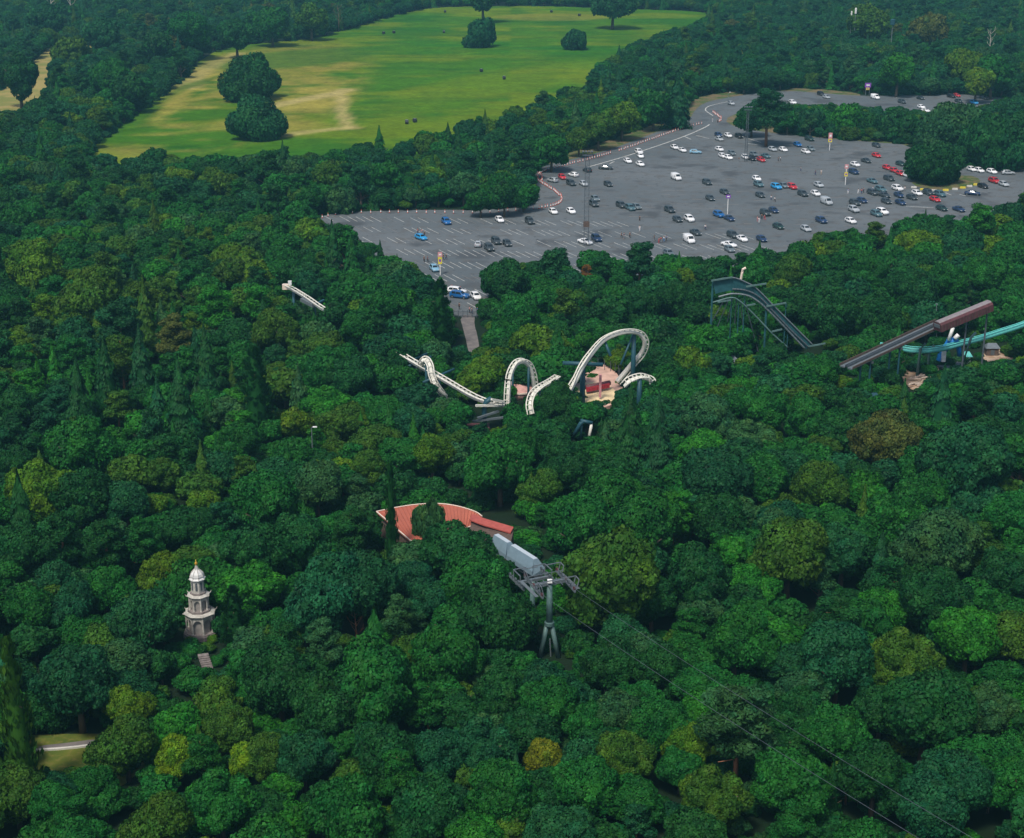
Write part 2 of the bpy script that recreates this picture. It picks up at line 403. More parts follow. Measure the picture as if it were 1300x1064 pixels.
sheet('verge', [(900, 162), (906, 156), (918, 150), (940, 140), (985, 140), (1100, 150), (1160, 160), (1160, 188), (1100, 184), (1040, 179), (980, 173), (935, 168)], .016, M_VERGE, 1)
sheet('verge', [(985, 118), (1000, 112), (1040, 113), (1092, 118), (1092, 125), (1040, 122), (1002, 119)], .016, M_VERGE, 1)
sheet('verge', [(1155, 235), (1165, 225), (1230, 222), (1246, 228), (1240, 236), (1215, 241), (1190, 242)], .05, M_VERGE, 1)
sheet('path', [(583, 400), (603, 400), (602, 412), (606, 425), (610, 450), (596, 452), (590, 425)], .045, M_PATH, 1)
sheet('lawn', [(-60, 938), (120, 930), (175, 936), (190, 985), (60, 1030), (-80, 1030)], .02, M_LAWN, 1)
sheet('path', [(48, 947), (80, 944), (125, 938), (140, 941), (125, 946), (80, 951), (50, 953)], .03, M_PATH, 1)
kb = MB(); kp = gpath([(40, 954), (80, 951.5), (112, 948), (140, 943)], 2)
kb.tube([Vector((a, b, .08)) for a, b in kp], .18, 4); o = kb.build('kerb', M_WKERB); o['kind'] = 'structure'
sheet('sandy_ground', [(1140, 462), (1160, 455), (1190, 462), (1195, 480), (1175, 500), (1150, 492)], .02, M_SAND, 1)
sheet('sandy_ground', [(1240, 455), (1255, 442), (1285, 440), (1295, 455), (1275, 470), (1250, 468)], .02, M_SAND, 1)
sheet('sandy_ground', [(770, 425), (820, 425), (850, 445), (840, 462), (800, 470), (760, 455)], .02, ramp_mat('brown_earth', [(0, 0, 0, 0, (0.13, 0.10, 0.08)), (.5, 6, .4, .6, (.08, .09, .04))]), 1)
sheet('path', [(152, 885), (162, 883), (170, 905), (168, 925), (158, 920)], .02, M_PATH, 1)

# --- car park paint
la = G(480, 285); 
u = Vector((*G(486, 280), 0)) - Vector((*G(470, 272), 0)); u.normalize()      # direction of the bays
rdir = Vector((*G(640, 287), 0)) - Vector((*G(440, 283), 0)); rdir.normalize()  # direction of the rows
lm = MB(); lf = MB()
org = Vector((*G(430, 274), 0))
def pix_of(p): q = proj(p); return q[0], q[1]
MARK = [(395, 283), (430, 272), (560, 269), (680, 274), (780, 282), (880, 294), (960, 302), (1000, 330), (640, 372), (618, 392), (575, 392), (520, 362), (450, 325)]
rr = random.Random(3)
for j in range(-1, 10):
    for i in range(-14, 106):
        a = org + rdir*(2.55*i) + Vector((rdir.y, -rdir.x, 0))*(14.5*j) + u*0.5
        b = a + u*9.4
        m_ = (a+b)/2; q = pix_of(m_)
        if in_poly(q[0], q[1], MARK) and in_poly(*pix_of(a), LOT) and in_poly(*pix_of(b), LOT):
            if rr.random() < .93:
                k = rr.uniform(0, .12); k2 = rr.uniform(.88, 1)
                ribbon(lm if rr.random() < .75 else lf, [a+(b-a)*k, a+(b-a)*k2], .17, .045)
o = lm.build('parking_lines', M_LINE); o['kind'] = 'structure'
for j in range(-30, 6):                   # worn bay rows further up the slope
    for i in range(0, 150):
        a = org + rdir*(5.2*i) + Vector((rdir.y, -rdir.x, 0))*(7.4*j)
        q = pix_of(a)
        if in_poly(q[0], q[1], LOT) and not in_poly(q[0], q[1], MARK) and rr.random() < .55:
            ribbon(lf, [a, a+rdir*rr.uniform(2.5, 5)], rr.uniform(.15, .5), .044)
o = lf.build('worn_parking_lines', M_LINEF); o['kind'] = 'structure'
el = MB()
ribbon(el, gpath([(742, 213.5), (790, 200), (830, 187), (870, 173), (895, 162), (901, 158)], 2), .55, .05)
ribbon(el, gpath([(905, 147), (899, 143), (895, 140), (897, 136), (906, 133), (925, 129)], 2), .45, .05)
for a, b in (((774, 208), (780, 205)), ((884, 172), (900, 176)), ((877, 177), (868, 173)), ((950, 176), (966, 181)), ((948, 182), (962, 184)), ((1150, 262), (1185, 264)), ((1200, 245), (1208, 248)), ((1218, 247), (1226, 249))):
    ribbon(el, [G(*a), G(*b)], .4, .052)
o = el.build('road_lines', M_LINE); o['kind'] = 'structure'

# ------------------------------------------------------------------ trees
def make_crown(kind, seed, nleaf, ls):
    r = np.random.default_rng(seed)
    lobes = []
    if kind in ('broad', 'dome'):
        dome = kind == 'dome'
        nd = int(r.integers(3, 6)); subs = [(0, 0, 1.02, r.uniform(.58, .70))]
        for k in range(nd):
            ph = k*2*PI/nd+r.uniform(-.5, .5); d = r.uniform(.34, .56)
            subs.append((d*math.cos(ph), d*math.sin(ph), r.uniform(.72, 1.12), r.uniform(.36, .56)))
        for bx_, by_, bz_, br_ in subs:
            n = int(26*br_)
            for k in range(n):
                ph = r.uniform(0, 2*PI); ct = r.uniform(-.85, 1.0); st = math.sqrt(1-ct*ct)
                rad = br_*r.uniform(.42, .80); lr = br_*r.uniform(.36, .68)
                lobes.append((bx_+rad*st*math.cos(ph), by_+rad*st*math.sin(ph), bz_+rad*ct*.95, lr))
        for k in range(5): lobes.append((r.uniform(-.45, .45), r.uniform(-.45, .45), r.uniform(.75, 1.15), .34))
        if dome: lobes = [(x*1.02, y*1.02, max(.08, (z-.42)*.78), R) for x, y, z, R in lobes]
        core = [(x, y, z, R*.58) for x, y, z, R in lobes]
    elif kind == 'pine':
        n = 15
        for k in range(n):
            t = k/(n-1); z = 1.15+1.35*t+r.uniform(-.1, .1); ph = k*2.4+r.uniform(-.4, .4)
            rad = r.uniform(.15, .62)*(1-.55*t)
            lobes.append((rad*math.cos(ph), rad*math.sin(ph), z, r.uniform(.26, .40)*(1-.25*t)))
        core = [(x, y, z, R*.55) for x, y, z, R in lobes]
    L = np.array(lobes) if lobes else None
    if kind in ('broad', 'dome', 'pine'):
        zs = .42 if kind == 'pine' else .8
        # sub-lobes
        sub = []
        for x, y, z, R in lobes:
            m = 8
            for k in range(m):
                d = r.normal(size=3); d[2] = d[2]*.8+.25; d /= np.linalg.norm(d)
                sr = R*r.uniform(.22, .50)
                sub.append((x+d[0]*R*.82, y+d[1]*R*.82, z+d[2]*R*.82*zs, sr))
            sub.append((x, y, z, R*.93))
        S = np.array(sub)
        wts = S[:, 3]**2; wts /= wts.sum()
        pts = []; nrm = []; sid = []; got = 0
        while got < nleaf:
            k = r.choice(len(S), nleaf*2, p=wts)
            d = r.normal(size=(len(k), 3)); d /= np.linalg.norm(d, axis=1)[:, None]
            p = S[k, :3]+d*S[k, 3:4]*np.array([1, 1, .8])*r.uniform(.72, 1.22, (len(k), 1))
            keep = np.ones(len(k), bool)
            for lx, ly, lz, R in lobes:
                q = p-np.array([lx, ly, lz]); q[:, 2] /= zs
                keep &= (np.linalg.norm(q, axis=1) > R*.88)
            p = p[keep]; d = d[keep]; sid.append(k[keep])
            pts.append(p); nrm.append(d); got += len(p)
        pts = np.concatenate(pts)[:nleaf]; nrm = np.concatenate(nrm)[:nleaf]
        sid = np.concatenate(sid)[:nleaf]; nrm = nrm+r.normal(0, .48, nrm.shape)
    else:                                            # conifer: tiers of drooping boughs
        nb = {'spruce': 120, 'cypress': 220}[kind]; prof = .74 if kind == 'spruce' else .36
        Ht = 2.9
        bi = r.integers(0, nb, nleaf); bt = np.sort(r.random(nb)**1.25); bph = r.uniform(0, 2*PI, nb)
        brr = r.uniform(.78, 1.12, nb)
        t = bt[bi]; z0 = .16+(Ht-.16)*t
        if kind == 'spruce': Rt = prof*(1-t)**.82+.02
        else: Rt = prof*np.sqrt(np.clip(1-t**2.3, 0, 1))*(1-.35*t)+.02
        R = Rt*brr[bi]
        uu = r.random(nleaf)**.55
        spread = r.normal(0, .20, nleaf)
        ph = bph[bi]+spread
        rad = R*uu
        droop = (.26 if kind == 'spruce' else .05)
        z = z0 - droop*uu*uu*1.2 + r.normal(0, .022, nleaf)+ (0.0 if kind == 'spruce' else .20*uu*R/prof)
        pts = np.stack([rad*np.cos(ph), rad*np.sin(ph), z], 1)
        nrm = np.stack([np.cos(ph)*.8, np.sin(ph)*.8, np.full(nleaf, .65)], 1)+r.normal(0, .35, (nleaf, 3))
        core = None; sid = bi
    nrm /= np.linalg.norm(nrm, axis=1)[:, None]
    ref = r.normal(size=nrm.shape); tx = np.cross(nrm, ref); tx /= np.linalg.norm(tx, axis=1)[:, None]; ty = np.cross(nrm, tx)
    asp = {'broad': .75, 'dome': .75, 'pine': .38, 'spruce': .42, 'cypress': .4}[kind]
    if kind in ('spruce', 'cypress'):
        dn = np.stack([nrm[:, 0]*.4, nrm[:, 1]*.4, -np.ones(len(nrm))*(.5 if kind == 'spruce' else -1)], 1); tx = dn/np.linalg.norm(dn, axis=1)[:, None]
        ty = np.cross(nrm, tx); ty /= np.linalg.norm(ty, axis=1)[:, None]
    s = ls*r.uniform(.45, 1.55, (len(pts), 1))
    a = pts+tx*s; b = pts+ty*s*asp; c = pts-tx*s; d = pts-ty*s*asp
    n = len(pts)
    verts = np.stack([a, b, c, d], 1).reshape(-1, 3)
    faces = np.arange(n*4).reshape(-1, 4)
    # leaf colour variation: large patches by bough plus small scatter
    pv = .5+.5*np.sin(pts[:, 0]*5+seed)*np.cos(pts[:, 1]*4.3+seed*2)*np.sin(pts[:, 2]*6)
    sv = r.normal(0, 1, int(sid.max())+1)[sid]; sh_ = r.normal(0, 1, int(sid.max())+1)[sid]
    val = .80+.28*pv+.17*sv+r.normal(0, .12, n); hue = r.normal(0, .05, n)+(pv-.5)*.25+.09*sh_
    colr = np.stack([val*(1+hue*1.3), val*(1+hue*.15), val*(1-hue*.8)], 1).clip(.25, 1.9)
    cols = np.repeat(np.concatenate([colr, np.ones((n, 1))], 1), 4, 0)
    V = [verts]; Fq = faces; base = len(verts); tri = []
    if core is not None:
        bm = bmesh.new(); bmesh.ops.create_icosphere(bm, subdivisions=2, radius=1.0)
        cv = np.array([v.co for v in bm.verts]); cf = np.array([[v.index for v in f.verts] for f in bm.faces]); bm.free()
        for x, y, z, R in core:
            V.append(cv*np.array([R, R, R*zs])+np.array([x, y, z])); tri.append(cf+base); base += len(cv)
            cols = np.concatenate([cols, np.tile([.85, .9, .85, 1], (len(cv), 1))])
    else:
        m = 12; prof_ = []
        for k in range(9):
            t = k/8
            rr_ = (.70*(1-t)**.82 if kind == 'spruce' else .34*math.sqrt(max(0, 1-t**2.3))*(1-.35*t))*.62
            for q in range(m): prof_.append((rr_*math.cos(2*PI*q/m), rr_*math.sin(2*PI*q/m), .16+2.6*t))
        V.append(np.array(prof_)); 
        quads = [(base+k*m+q, base+k*m+(q+1) % m, base+(k+1)*m+(q+1) % m, base+(k+1)*m+q) for k in range(8) for q in range(m)]
        Fq = np.concatenate([Fq, np.array(quads)]); base += len(prof_)
        cols = np.concatenate([cols, np.tile([.8, .85, .8, 1], (len(prof_), 1))])
    V = np.concatenate(V); tri = np.concatenate(tri) if tri else np.zeros((0, 3), int)
    me = bpy.data.meshes.new('crown')
    me.vertices.add(len(V)); me.vertices.foreach_set('co', V.astype(np.float32).ravel())
    nl = len(Fq)*4+len(tri)*3; me.loops.add(nl)
    me.loops.foreach_set('vertex_index', np.concatenate([Fq.ravel(), tri.ravel()]).astype(np.int32))
    me.polygons.add(len(Fq)+len(tri))
    st = np.concatenate([np.arange(len(Fq))*4, len(Fq)*4+np.arange(len(tri))*3]).astype(np.int32)
    me.polygons.foreach_set('loop_start', st)
    me.update(calc_edges=True)
    at = me.color_attributes.new('leafvar', 'FLOAT_COLOR', 'POINT'); at.data.foreach_set('color', cols.astype(np.float32).ravel())
    me.materials.append(M_LEAF)
    return me
def make_trunk(kind, seed):
    r = random.Random(seed); mb = MB()
    if kind == 'broad':
        mb.tube([(0, 0, -.02), (0.01, 0, .3), (.02, .01, .6), (0, .02, 1.2)], .1, 9, radii=[.085, .065, .05, .03])
        for k in range(7):
            ph = k*2.4+r.random(); z = r.uniform(.42, .8); L = r.uniform(.45, .7)
            mb.tube([(0, 0, z), (L*.4*math.cos(ph), L*.4*math.sin(ph), z+.2), (L*math.cos(ph+.2), L*math.sin(ph+.2), z+.48)], .03, 6, radii=[.034, .024, .01])
    elif kind == 'dome': pass
    elif kind == 'pine':
        mb.tube([(0, 0, -.02), (0.02, 0, .8), (-.02, .01, 1.6), (0, .02, 2.45)], .1, 9, radii=[.055, .045, .036, .015])
        for k in range(11):
            ph = k*2.4; z = .75+.15*k; L = r.uniform(.3, .6)*(1-.04*k)
            mb.tube([(0, 0, z), (L*math.cos(ph), L*math.sin(ph), z+.14)], .03, 5, radii=[.018, .007])
    else:
        mb.tube([(0, 0, -.02), (0, 0, 1.4), (0, 0, 2.85)], .1, 8, radii=[.05, .03, .006])
        for k in range(8):
            ph = k*2.4; z = .25+.25*k; mb.tube([(0, 0, z), (.2*math.cos(ph), .2*math.sin(ph), z-.03)], .03, 5, radii=[.012, .006])
    if kind == 'dome': mb.tube([(0, 0, -.02), (0, 0, .2), (.01, 0, .5)], .1, 9, radii=[.085, .06, .03])
    me_o = mb.build('trunk', M_PBARK if kind == 'pine' else M_BARK, None, True)
    me = me_o.data; bpy.data.objects.remove(me_o); return me
# crown meshes: near ones with fine leaf clumps, far ones with coarser clumps
NEAR = {'dome': [make_crown('dome', 900+k, 17000, .036) for k in range(4)],
        'broad': [make_crown('broad', 100+k, 20000, .034) for k in range(9)],
        'pine': [make_crown('pine', 200+k, 12000, .044) for k in range(3)],
        'spruce': [make_crown('spruce', 300+k, 16000, .042) for k in range(2)],
        'cypress': [make_crown('cypress', 400+k, 14000, .032) for k in range(2)]}
FAR = {'dome': [make_crown('dome', 950+k, 5500, .060) for k in range(4)],
        'broad': [make_crown('broad', 500+k, 6000, .060) for k in range(8)],
       'pine': [make_crown('pine', 600+k, 4500, .070) for k in range(3)],
       'spruce': [make_crown('spruce', 700+k, 5000, .070) for k in range(2)],
       'cypress': [make_crown('cypress', 800+k, 2600, .065) for k in range(1)]}
TRUNK = {k: [make_trunk(k, 9+i) for i in range(3)] for k in ('broad', 'dome', 'pine', 'spruce')}; TRUNK['cypress'] = TRUNK['spruce']
CZ = {'dome': .50, 'broad': .98, 'pine': 1.75, 'spruce': 1.3, 'cypress': 1.3}        # height of crown centre per unit radius
RU = {'dome': .98, 'broad': .98, 'pine': .80, 'spruce': .70, 'cypress': .38}         # real crown half-width of the unit mesh
HU = {'dome': .55, 'broad': .82, 'pine': .85, 'spruce': 1.45, 'cypress': 1.45}       # half-height of crown
TOPU = {'dome': 1.1, 'broad': 2.0, 'pine': 2.65, 'spruce': 2.9, 'cypress': 2.95}
TINT = {
 'dark green': (0.0071, 0.0596, 0.0146), 'blue-green': (0.0071, 0.0648, 0.0302), 'mid-green': (0.0095, 0.0972, 0.0146), 'bright green': (0.0184, 0.1490, 0.0101),
 'yellow-green': (0.0800, 0.1555, 0.0056), 'olive-green': (0.0411, 0.1037, 0.0090), 'grey-green': (0.0266, 0.0933, 0.0381), 'lime-green': (0.1400, 0.2462, 0.0056),
 'golden-green': (0.2290, 0.1944, 0.0067), 'rust-brown': (0.2452, 0.0648, 0.0202), 'brown-green': (0.0832, 0.0778, 0.0179), 'bushy green': (0.0508, 0.1426, 0.0224)}
TREES = []      # dicts x,y,s (unit scale), kind, cls, hand
def s_at(x, y, z): return F/proj((x, y, z))[2]
def place_hand(px, py, rpx, cls, kind='broad', zs=1.0, keep=None):
    if kind == 'broad': zs *= 1.2
    if kind == 'broad' and py > 560 and rpx > 20 and not keep: rpx *= 1.12
    s = 6.0; z = CZ[kind]*s*zs
    for _ in range(6):
        p = P(px, py, z); sc = F/proj(p)[2]; s = rpx/sc/RU[kind]; s = min(s, 17); z = CZ[kind]*s*zs
    TREES.append(dict(x=p.x, y=p.y, s=s, zs=zs, kind=kind, cls=cls, hand=True, keep=keep))
H = place_hand
DG, BG, MG, BR, YG, OG, GG, LI, GO, RU_, BN = 'dark green', 'blue-green', 'mid-green', 'bright green', 'yellow-green', 'olive-green', 'grey-green', 'lime-green', 'golden-green', 'rust-brown', 'brown-green'
# lower left
H(99, 866, 60, BG, keep=True); H(22, 925, 27, OG, 'cypress', 1.15); H(132, 748, 32, MG); H(203, 730, 34, YG); H(190, 788, 46, BG, keep=True); H(240, 813, 9, YG, 'dome', 1, True); H(270, 811, 9, YG, 'dome', 1, True); H(252, 826, 12, DG, 'dome', 1, True); H(276, 838, 12, MG, 'dome', 1, True); H(1130, 482, 15, DG, 'broad', 1, True); H(1100, 494, 16, MG, 'broad', 1, True); H(1180, 470, 10, MG, 'broad', .9, True); H(236, 770, 13, DG, 'broad', 1.6, True); H(282, 795, 15, DG, keep=True); H(134, 690, 30, DG, 'pine'); H(78, 682, 32, DG, 'pine')
H(237, 672, 34, DG); H(413, 755, 52, BG); H(275, 882, 26, OG); H(292, 925, 30, OG); H(222, 962, 28, LI); H(312, 965, 26, LI); H(160, 945, 40, OG); H(112, 985, 36, MG); H(345, 960, 32, OG)
H(298, 785, 22, DG, 'cypress', .5); H(330, 700, 40, DG); H(378, 690, 40, DG); H(355, 860, 45, DG); H(420, 895, 48, DG); H(385, 960, 40, BG); H(40, 775, 34, MG); H(90, 770, 30, BG)
H(204, 845, 22, DG); H(20, 700, 34, DG); H(222, 905, 20, DG); H(195, 890, 18, DG); H(340, 640, 44, MG); H(160, 640, 30, BG); H(20, 1005, 40, OG); H(280, 1020, 45, MG); H(205, 1045, 42, OG)
# lower middle
H(457, 668, 34, DG); H(456, 745, 50, BG); H(582, 706, 56, DG, 'broad', .82, True); H(600, 745, 42, MG); H(543, 664, 20, GG, 'broad', 2.2, True); H(497, 668, 11, DG, 'cypress', 1.9, True); H(527, 740, 30, BG); H(545, 762, 13, GO, 'broad', 1.3)
H(632, 790, 50, DG); H(470, 870, 60, MG); H(569, 835, 45, MG); H(775, 735, 64, OG); H(741, 668, 44, MG); H(822, 668, 46, MG); H(690, 965, 26, GO); H(694, 895, 40, MG); H(640, 880, 36, DG)
H(612, 950, 40, BG); H(560, 960, 38, BG); H(487, 965, 42, DG); H(770, 845, 34, DG); H(785, 905, 34, GG); H(842, 925, 38, MG); H(792, 960, 36, OG); H(745, 920, 30, MG); H(840, 850, 36, DG)
H(690, 620, 26, OG); H(730, 600, 30, DG); H(525, 830, 28, OG); H(740, 1000, 44, MG); H(640, 1010, 46, MG); H(540, 1030, 48, DG); H(440, 1030, 50, MG)
# lower right
H(934, 812, 44, MG); H(1002, 705, 50, OG); H(1070, 700, 40, BG); H(1198, 695, 50, GG); H(1127, 775, 30, BR); H(1185, 765, 44, DG); H(1229, 808, 44, BR); H(1148, 840, 44, OG); H(1063, 835, 50, BG)
H(1175, 905, 55, DG); H(1262, 905, 42, GG); H(938, 915, 56, GG, 'pine', .8); H(1063, 935, 40, MG); H(870, 945, 30, YG); H(1012, 900, 34, DG); H(884, 735, 44, DG); H(893, 868, 11, RU_); H(912, 660, 40, DG)
H(1275, 730, 40, DG); H(1280, 660, 40, MG); H(1140, 660, 40, MG); H(1110, 985, 46, DG); H(1000, 990, 46, MG); H(1210, 995, 46, BG); H(905, 1015, 44, OG); H(1290, 1000, 40, MG); H(1240, 830, 20, BR)
# middle
H(488, 528, 32, MG); H(579, 525, 24, MG); H(655, 560, 40, MG); H(708, 508, 30, DG); H(786, 456, 18, YG, 'broad', .8); H(846, 484, 28, MG); H(745, 528, 22, MG); H(549, 578, 28, YG); H(635, 590, 42, MG); H(711, 572, 34, DG)
H(800, 548, 34, DG, 'spruce'); H(835, 560, 30, BG, 'spruce'); H(674, 628, 22, OG, 'spruce', .6); H(545, 620, 8, GO, 'spruce', .9); H(464, 595, 25, OG); H(455, 618, 20, GG, 'pine', .7); H(424, 562, 10, OG, 'spruce', .8)
H(652, 402, 34, MG, keep=True); H(640, 358, 34, DG, keep=True); H(682, 385, 26, MG, keep=True); H(559, 404, 20, DG, 'cypress', .62, True); H(744, 351, 11, RU_, 'pine', 1.2, True); H(779, 640, 46, MG); H(700, 338, 22, BG, 'pine', .9, True); H(812, 328, 24, BG, 'pine', .8, True); H(815, 385, 30, DG); H(525, 360, 26, BG)
H(490, 390, 34, MG); H(455, 420, 34, MG); H(440, 480, 34, DG)
# middle left
H(44, 338, 40, YG); H(112, 380, 45, OG); H(152, 412, 36, BG, 'pine', .8); H(220, 428, 30, BN, 'pine', .8); H(416, 470, 36, MG); H(325, 500, 25, DG, 'cypress', .62); H(376, 538, 24, YG); H(52, 625, 44, YG); H(98, 632, 40, DG)
H(95, 572, 44, MG); H(257, 636, 20, YG); H(192, 640, 20, YG); H(403, 618, 34, GG); H(135, 482, 26, DG, 'spruce'); H(230, 520, 32, DG, 'spruce'); H(100, 510, 28, DG, 'spruce'); H(193, 545, 22, BG, 'pine'); H(300, 560, 34, MG)
H(180, 470, 26, BG, 'spruce'); H(262, 470, 26, DG, 'spruce'); H(300, 430, 30, DG); H(20, 400, 30, MG); H(20, 520, 34, DG); H(350, 420, 34, OG); H(20, 590, 26, DG); H(400, 430, 26, GG); H(28, 660, 30, DG, 'spruce')
# middle right
H(890, 432, 26, BR); H(876, 460, 24, YG); H(1039, 470, 30, MG); H(1117, 560, 44, BN); H(897, 532, 38, GG); H(968, 520, 36, MG); H(1022, 530, 34, MG); H(1148, 500, 22, DG, 'spruce'); H(1195, 515, 24, BG, 'spruce')
H(1033, 615, 34, OG); H(1232, 590, 54, BG); H(1171, 630, 34, MG); H(1275, 512, 24, OG); H(911, 610, 44, BG); H(965, 610, 36, MG); H(1090, 520, 26, DG); H(1090, 610, 26, DG); H(985, 440, 22, DG); H(1060, 400, 34, DG)
H(1110, 400, 34, DG); H(1100, 345, 30, MG); H(1200, 360, 30, MG); H(1160, 370, 34, DG); H(960, 350, 26, MG); H(1250, 350, 30, MG); H(1010, 345, 28, OG); H(860, 380, 28, DG); H(1285, 400, 26, MG); H(1240, 505, 28, DG, 'pine', .8)
# the meadow and car park trees
H(318, 101, 40, DG, 'dome', 1.2); H(325, 152, 38, BG, 'dome', 1.25); H(610, 42, 23, BG, 'dome', 1.5); H(731, 50, 17, BG, 'dome', 1.45); H(613, -6, 24, DG, 'broad', 1.2); H(778, 4, 27, BG, 'broad', 1.0); H(24, 98, 28, DG, 'broad', 1.15)
H(90, 68, 27, OG, 'dome', 1.4); H(300, 45, 24, DG); H(345, 30, 24, MG); H(1185, 206, 40, DG, 'dome', 1.3); H(975, 137, 30, BG, 'pine', .75); H(955, 150, 20, DG); H(1075, 152, 24, BR, 'dome', 1.5); H(1028, 155, 22, BG, 'dome', 1.4); H(1108, 159, 21, DG, 'dome', 1.4); H(1143, 159, 26, DG, 'dome', 1.4)
H(1212, 168, 42, GG, 'dome', 1.4); H(1262, 176, 46, DG, 'dome', 1.5); H(1295, 170, 30, DG); H(1240, 105, 22, YG); H(1260, 95, 26, MG); H(1140, 92, 26, BR); H(1225, 82, 24, YG); H(1000, 152, 16, MG); H(860, 130, 22, BG, 'spruce', .8)
H(640, 250, 22, DG); H(610, 255, 18, MG); H(665, 248, 18, MG); H(760, 165, 22, OG); H(790, 150, 24, YG); H(735, 178, 18, OG); H(830, 135, 26, MG); H(700, 190, 24, MG); H(490, 225, 24, MG); H(415, 225, 22, OG)
H(130, 45, 25, BG); H(140, 100, 30, MG); H(165, 115, 24, DG); H(200, 60, 24, DG); H(240, 40, 30, MG); H(395, 25, 22, OG); H(60, 25, 24, BG); H(1100, 30, 26, OG); H(1180, 40, 24, BN)
NHAND = len(TREES)

# where woods may not stand (survey polygons of their feet) and what must stay in sight
NOTREE = [FIELD, WESTF, LOT, VERGE1,
          [(900, 165), (906, 156), (918, 150), (940, 140), (985, 140), (985, 172), (935, 168)], [(985, 119), (1000, 111), (1092, 117), (1092, 125)],
          [(575, 400), (612, 400), (618, 455), (585, 455)], [(30, 938), (118, 936), (120, 985), (30, 985)],
          [(1135, 440), (1300, 430), (1300, 475), (1200, 500), (1140, 500)], [(725, 470), (790, 470), (790, 515), (725, 515)],
          [(470, 650), (660, 660), (730, 740), (730, 840), (670, 840), (600, 730), (480, 700)], [(236, 798), (272, 798), (272, 812), (236, 812)]]
VIS = []   # (polygon, worldY or None for ground, grid step)
VIS.append(([(440, 280), (500, 270), (660, 268), (686, 262), (682, 220), (720, 205), (800, 182), (870, 155), (890, 140), (905, 150), (940, 168), (1060, 178), (1150, 188), (1145, 235), (1200, 246), (1290, 222), (1290, 240), (1240, 262), (1215, 272),
             (1170, 265), (1140, 282), (1080, 283), (1020, 298), (985, 290), (950, 318), (925, 320), (890, 322), (850, 325), (780, 310), (740, 318), (690, 316), (640, 322), (607, 350), (606, 398), (580, 398), (572, 372), (555, 350), (530, 335), (500, 318), (470, 300)], None, 6))
VIS.append(([(900, 140), (915, 131), (1000, 117), (1090, 124), (1215, 121), (1250, 126), (1240, 135), (1180, 142), (1130, 135), (1020, 134), (940, 130), (935, 139)], None, 5))
VIS.append(([(140, 190), (125, 185), (160, 160), (210, 122), (240, 97), (262, 72), (300, 60), (400, 50), (445, 38), (530, 12), (600, 9), (760, 12), (880, 18), (890, 26), (840, 42), (800, 55), (745, 75), (715, 105), (660, 120), (600, 140), (560, 155), (515, 170),
             (440, 160), (380, 172), (300, 170), (255, 180), (190, 185), (150, 196)], None, 7))
VIS.append(([(0, 122), (20, 120), (50, 75), (62, 66), (62, 90), (52, 122), (25, 135), (0, 143)], None, 5))
def clearpix(poly, Y): VIS.append((poly, Y, 5))
clearpix([(60, 948), (110, 944), (108, 972), (60, 972)], None)
clearpix([(582, 395), (604, 395), (606, 440), (592, 440)], None)
YD = lambda px, py: P(px, py, 0).y
Y_COAST = YD(650, 520)
clearpix([(502, 440), (540, 450), (610, 500), (640, 540), (600, 540), (600, 515), (560, 500), (535, 470), (500, 452)], Y_COAST)
clearpix([(640, 512), (640, 470), (660, 450), (680, 465), (706, 474), (706, 482), (684, 500), (676, 508)], Y_COAST)
clearpix([(724, 485), (740, 455), (775, 420), (810, 413), (826, 430), (820, 455), (800, 465), (806, 440), (790, 428), (760, 440), (742, 470), (775, 483), (775, 505), (745, 505)], Y_COAST)
clearpix([(732, 480), (775, 478), (778, 500), (760, 508), (742, 502)], P(752, 498, 0).y)
clearpix([(792, 486), (826, 473), (826, 485), (795, 492)], Y_COAST)
clearpix([(735, 532), (756, 532), (756, 558), (735, 558)], YD(745, 560))
clearpix([(362, 358), (412, 384), (408, 392), (360, 368)], YD(390, 410))
clearpix([(903, 350), (940, 352), (1000, 390), (1045, 438), (1030, 447), (1000, 440), (905, 380)], YD(960, 460))
clearpix([(1075, 460), (1190, 405), (1255, 380), (1258, 396), (1200, 425), (1085, 475)], YD(1150, 480))
clearpix([(1022, 434), (1046, 434), (1046, 447), (1022, 447)], YD(960, 440))
clearpix([(1190, 415), (1296, 412), (1290, 425), (1225, 445), (1215, 455), (1150, 450), (1150, 440)], YD(1200, 480))
clearpix([(1150, 470), (1175, 475), (1175, 492), (1152, 490)], None)
clearpix([(1245, 442), (1270, 440), (1268, 455), (1248, 455)], None)
clearpix([(478, 645), (500, 645), (650, 664), (650, 674), (600, 662), (540, 645), (518, 682), (500, 662)], YD(560, 690))
clearpix([(630, 672), (690, 705), (722, 735), (715, 760), (712, 832), (684, 832), (690, 760), (655, 735)], YD(690, 840))
clearpix([(240, 712), (262, 712), (272, 760), (274, 808), (234, 808), (238, 750)], YD(254, 808))
clearpix([(255, 830), (268, 832), (268, 848), (258, 846)], None)
clearpix([(1092, 102), (1110, 102), (1110, 122), (1092, 122)], YD(1101, 121))
clearpix([(918, 460), (930, 460), (930, 478), (918, 478)], YD(925, 490))
SX = []; SYY = []; SD = []
for poly, Y, st in VIS:
    xs = [p[0] for p in poly]; ys = [p[1] for p in poly]
    x = min(xs)
    while x <= max(xs):
        y = min(ys)
        while y <= max(ys):
            if in_poly(x, y, poly): SX.append(x); SYY.append(y); SD.append(YD(x, y) if Y is None else Y)
            y += st*.7
        x += st
TS = (np.array(SX), np.array(SYY), np.array(SD))
def blocks(x, y, s, zs, kind):
    X_, Y_, D_ = TS
    zc = CZ[kind]*s*zs; q = proj((x, y, zc)); sc = F/q[2]
    a = RU[kind]*s*sc*.92; b = HU[kind]*s*zs*sc*.92
    m = (D_ > y-.8*RU[kind]*s)
    return int(((((X_[m]-q[0])/a)**2+((Y_[m]-q[1])/b)**2) < 1).sum())
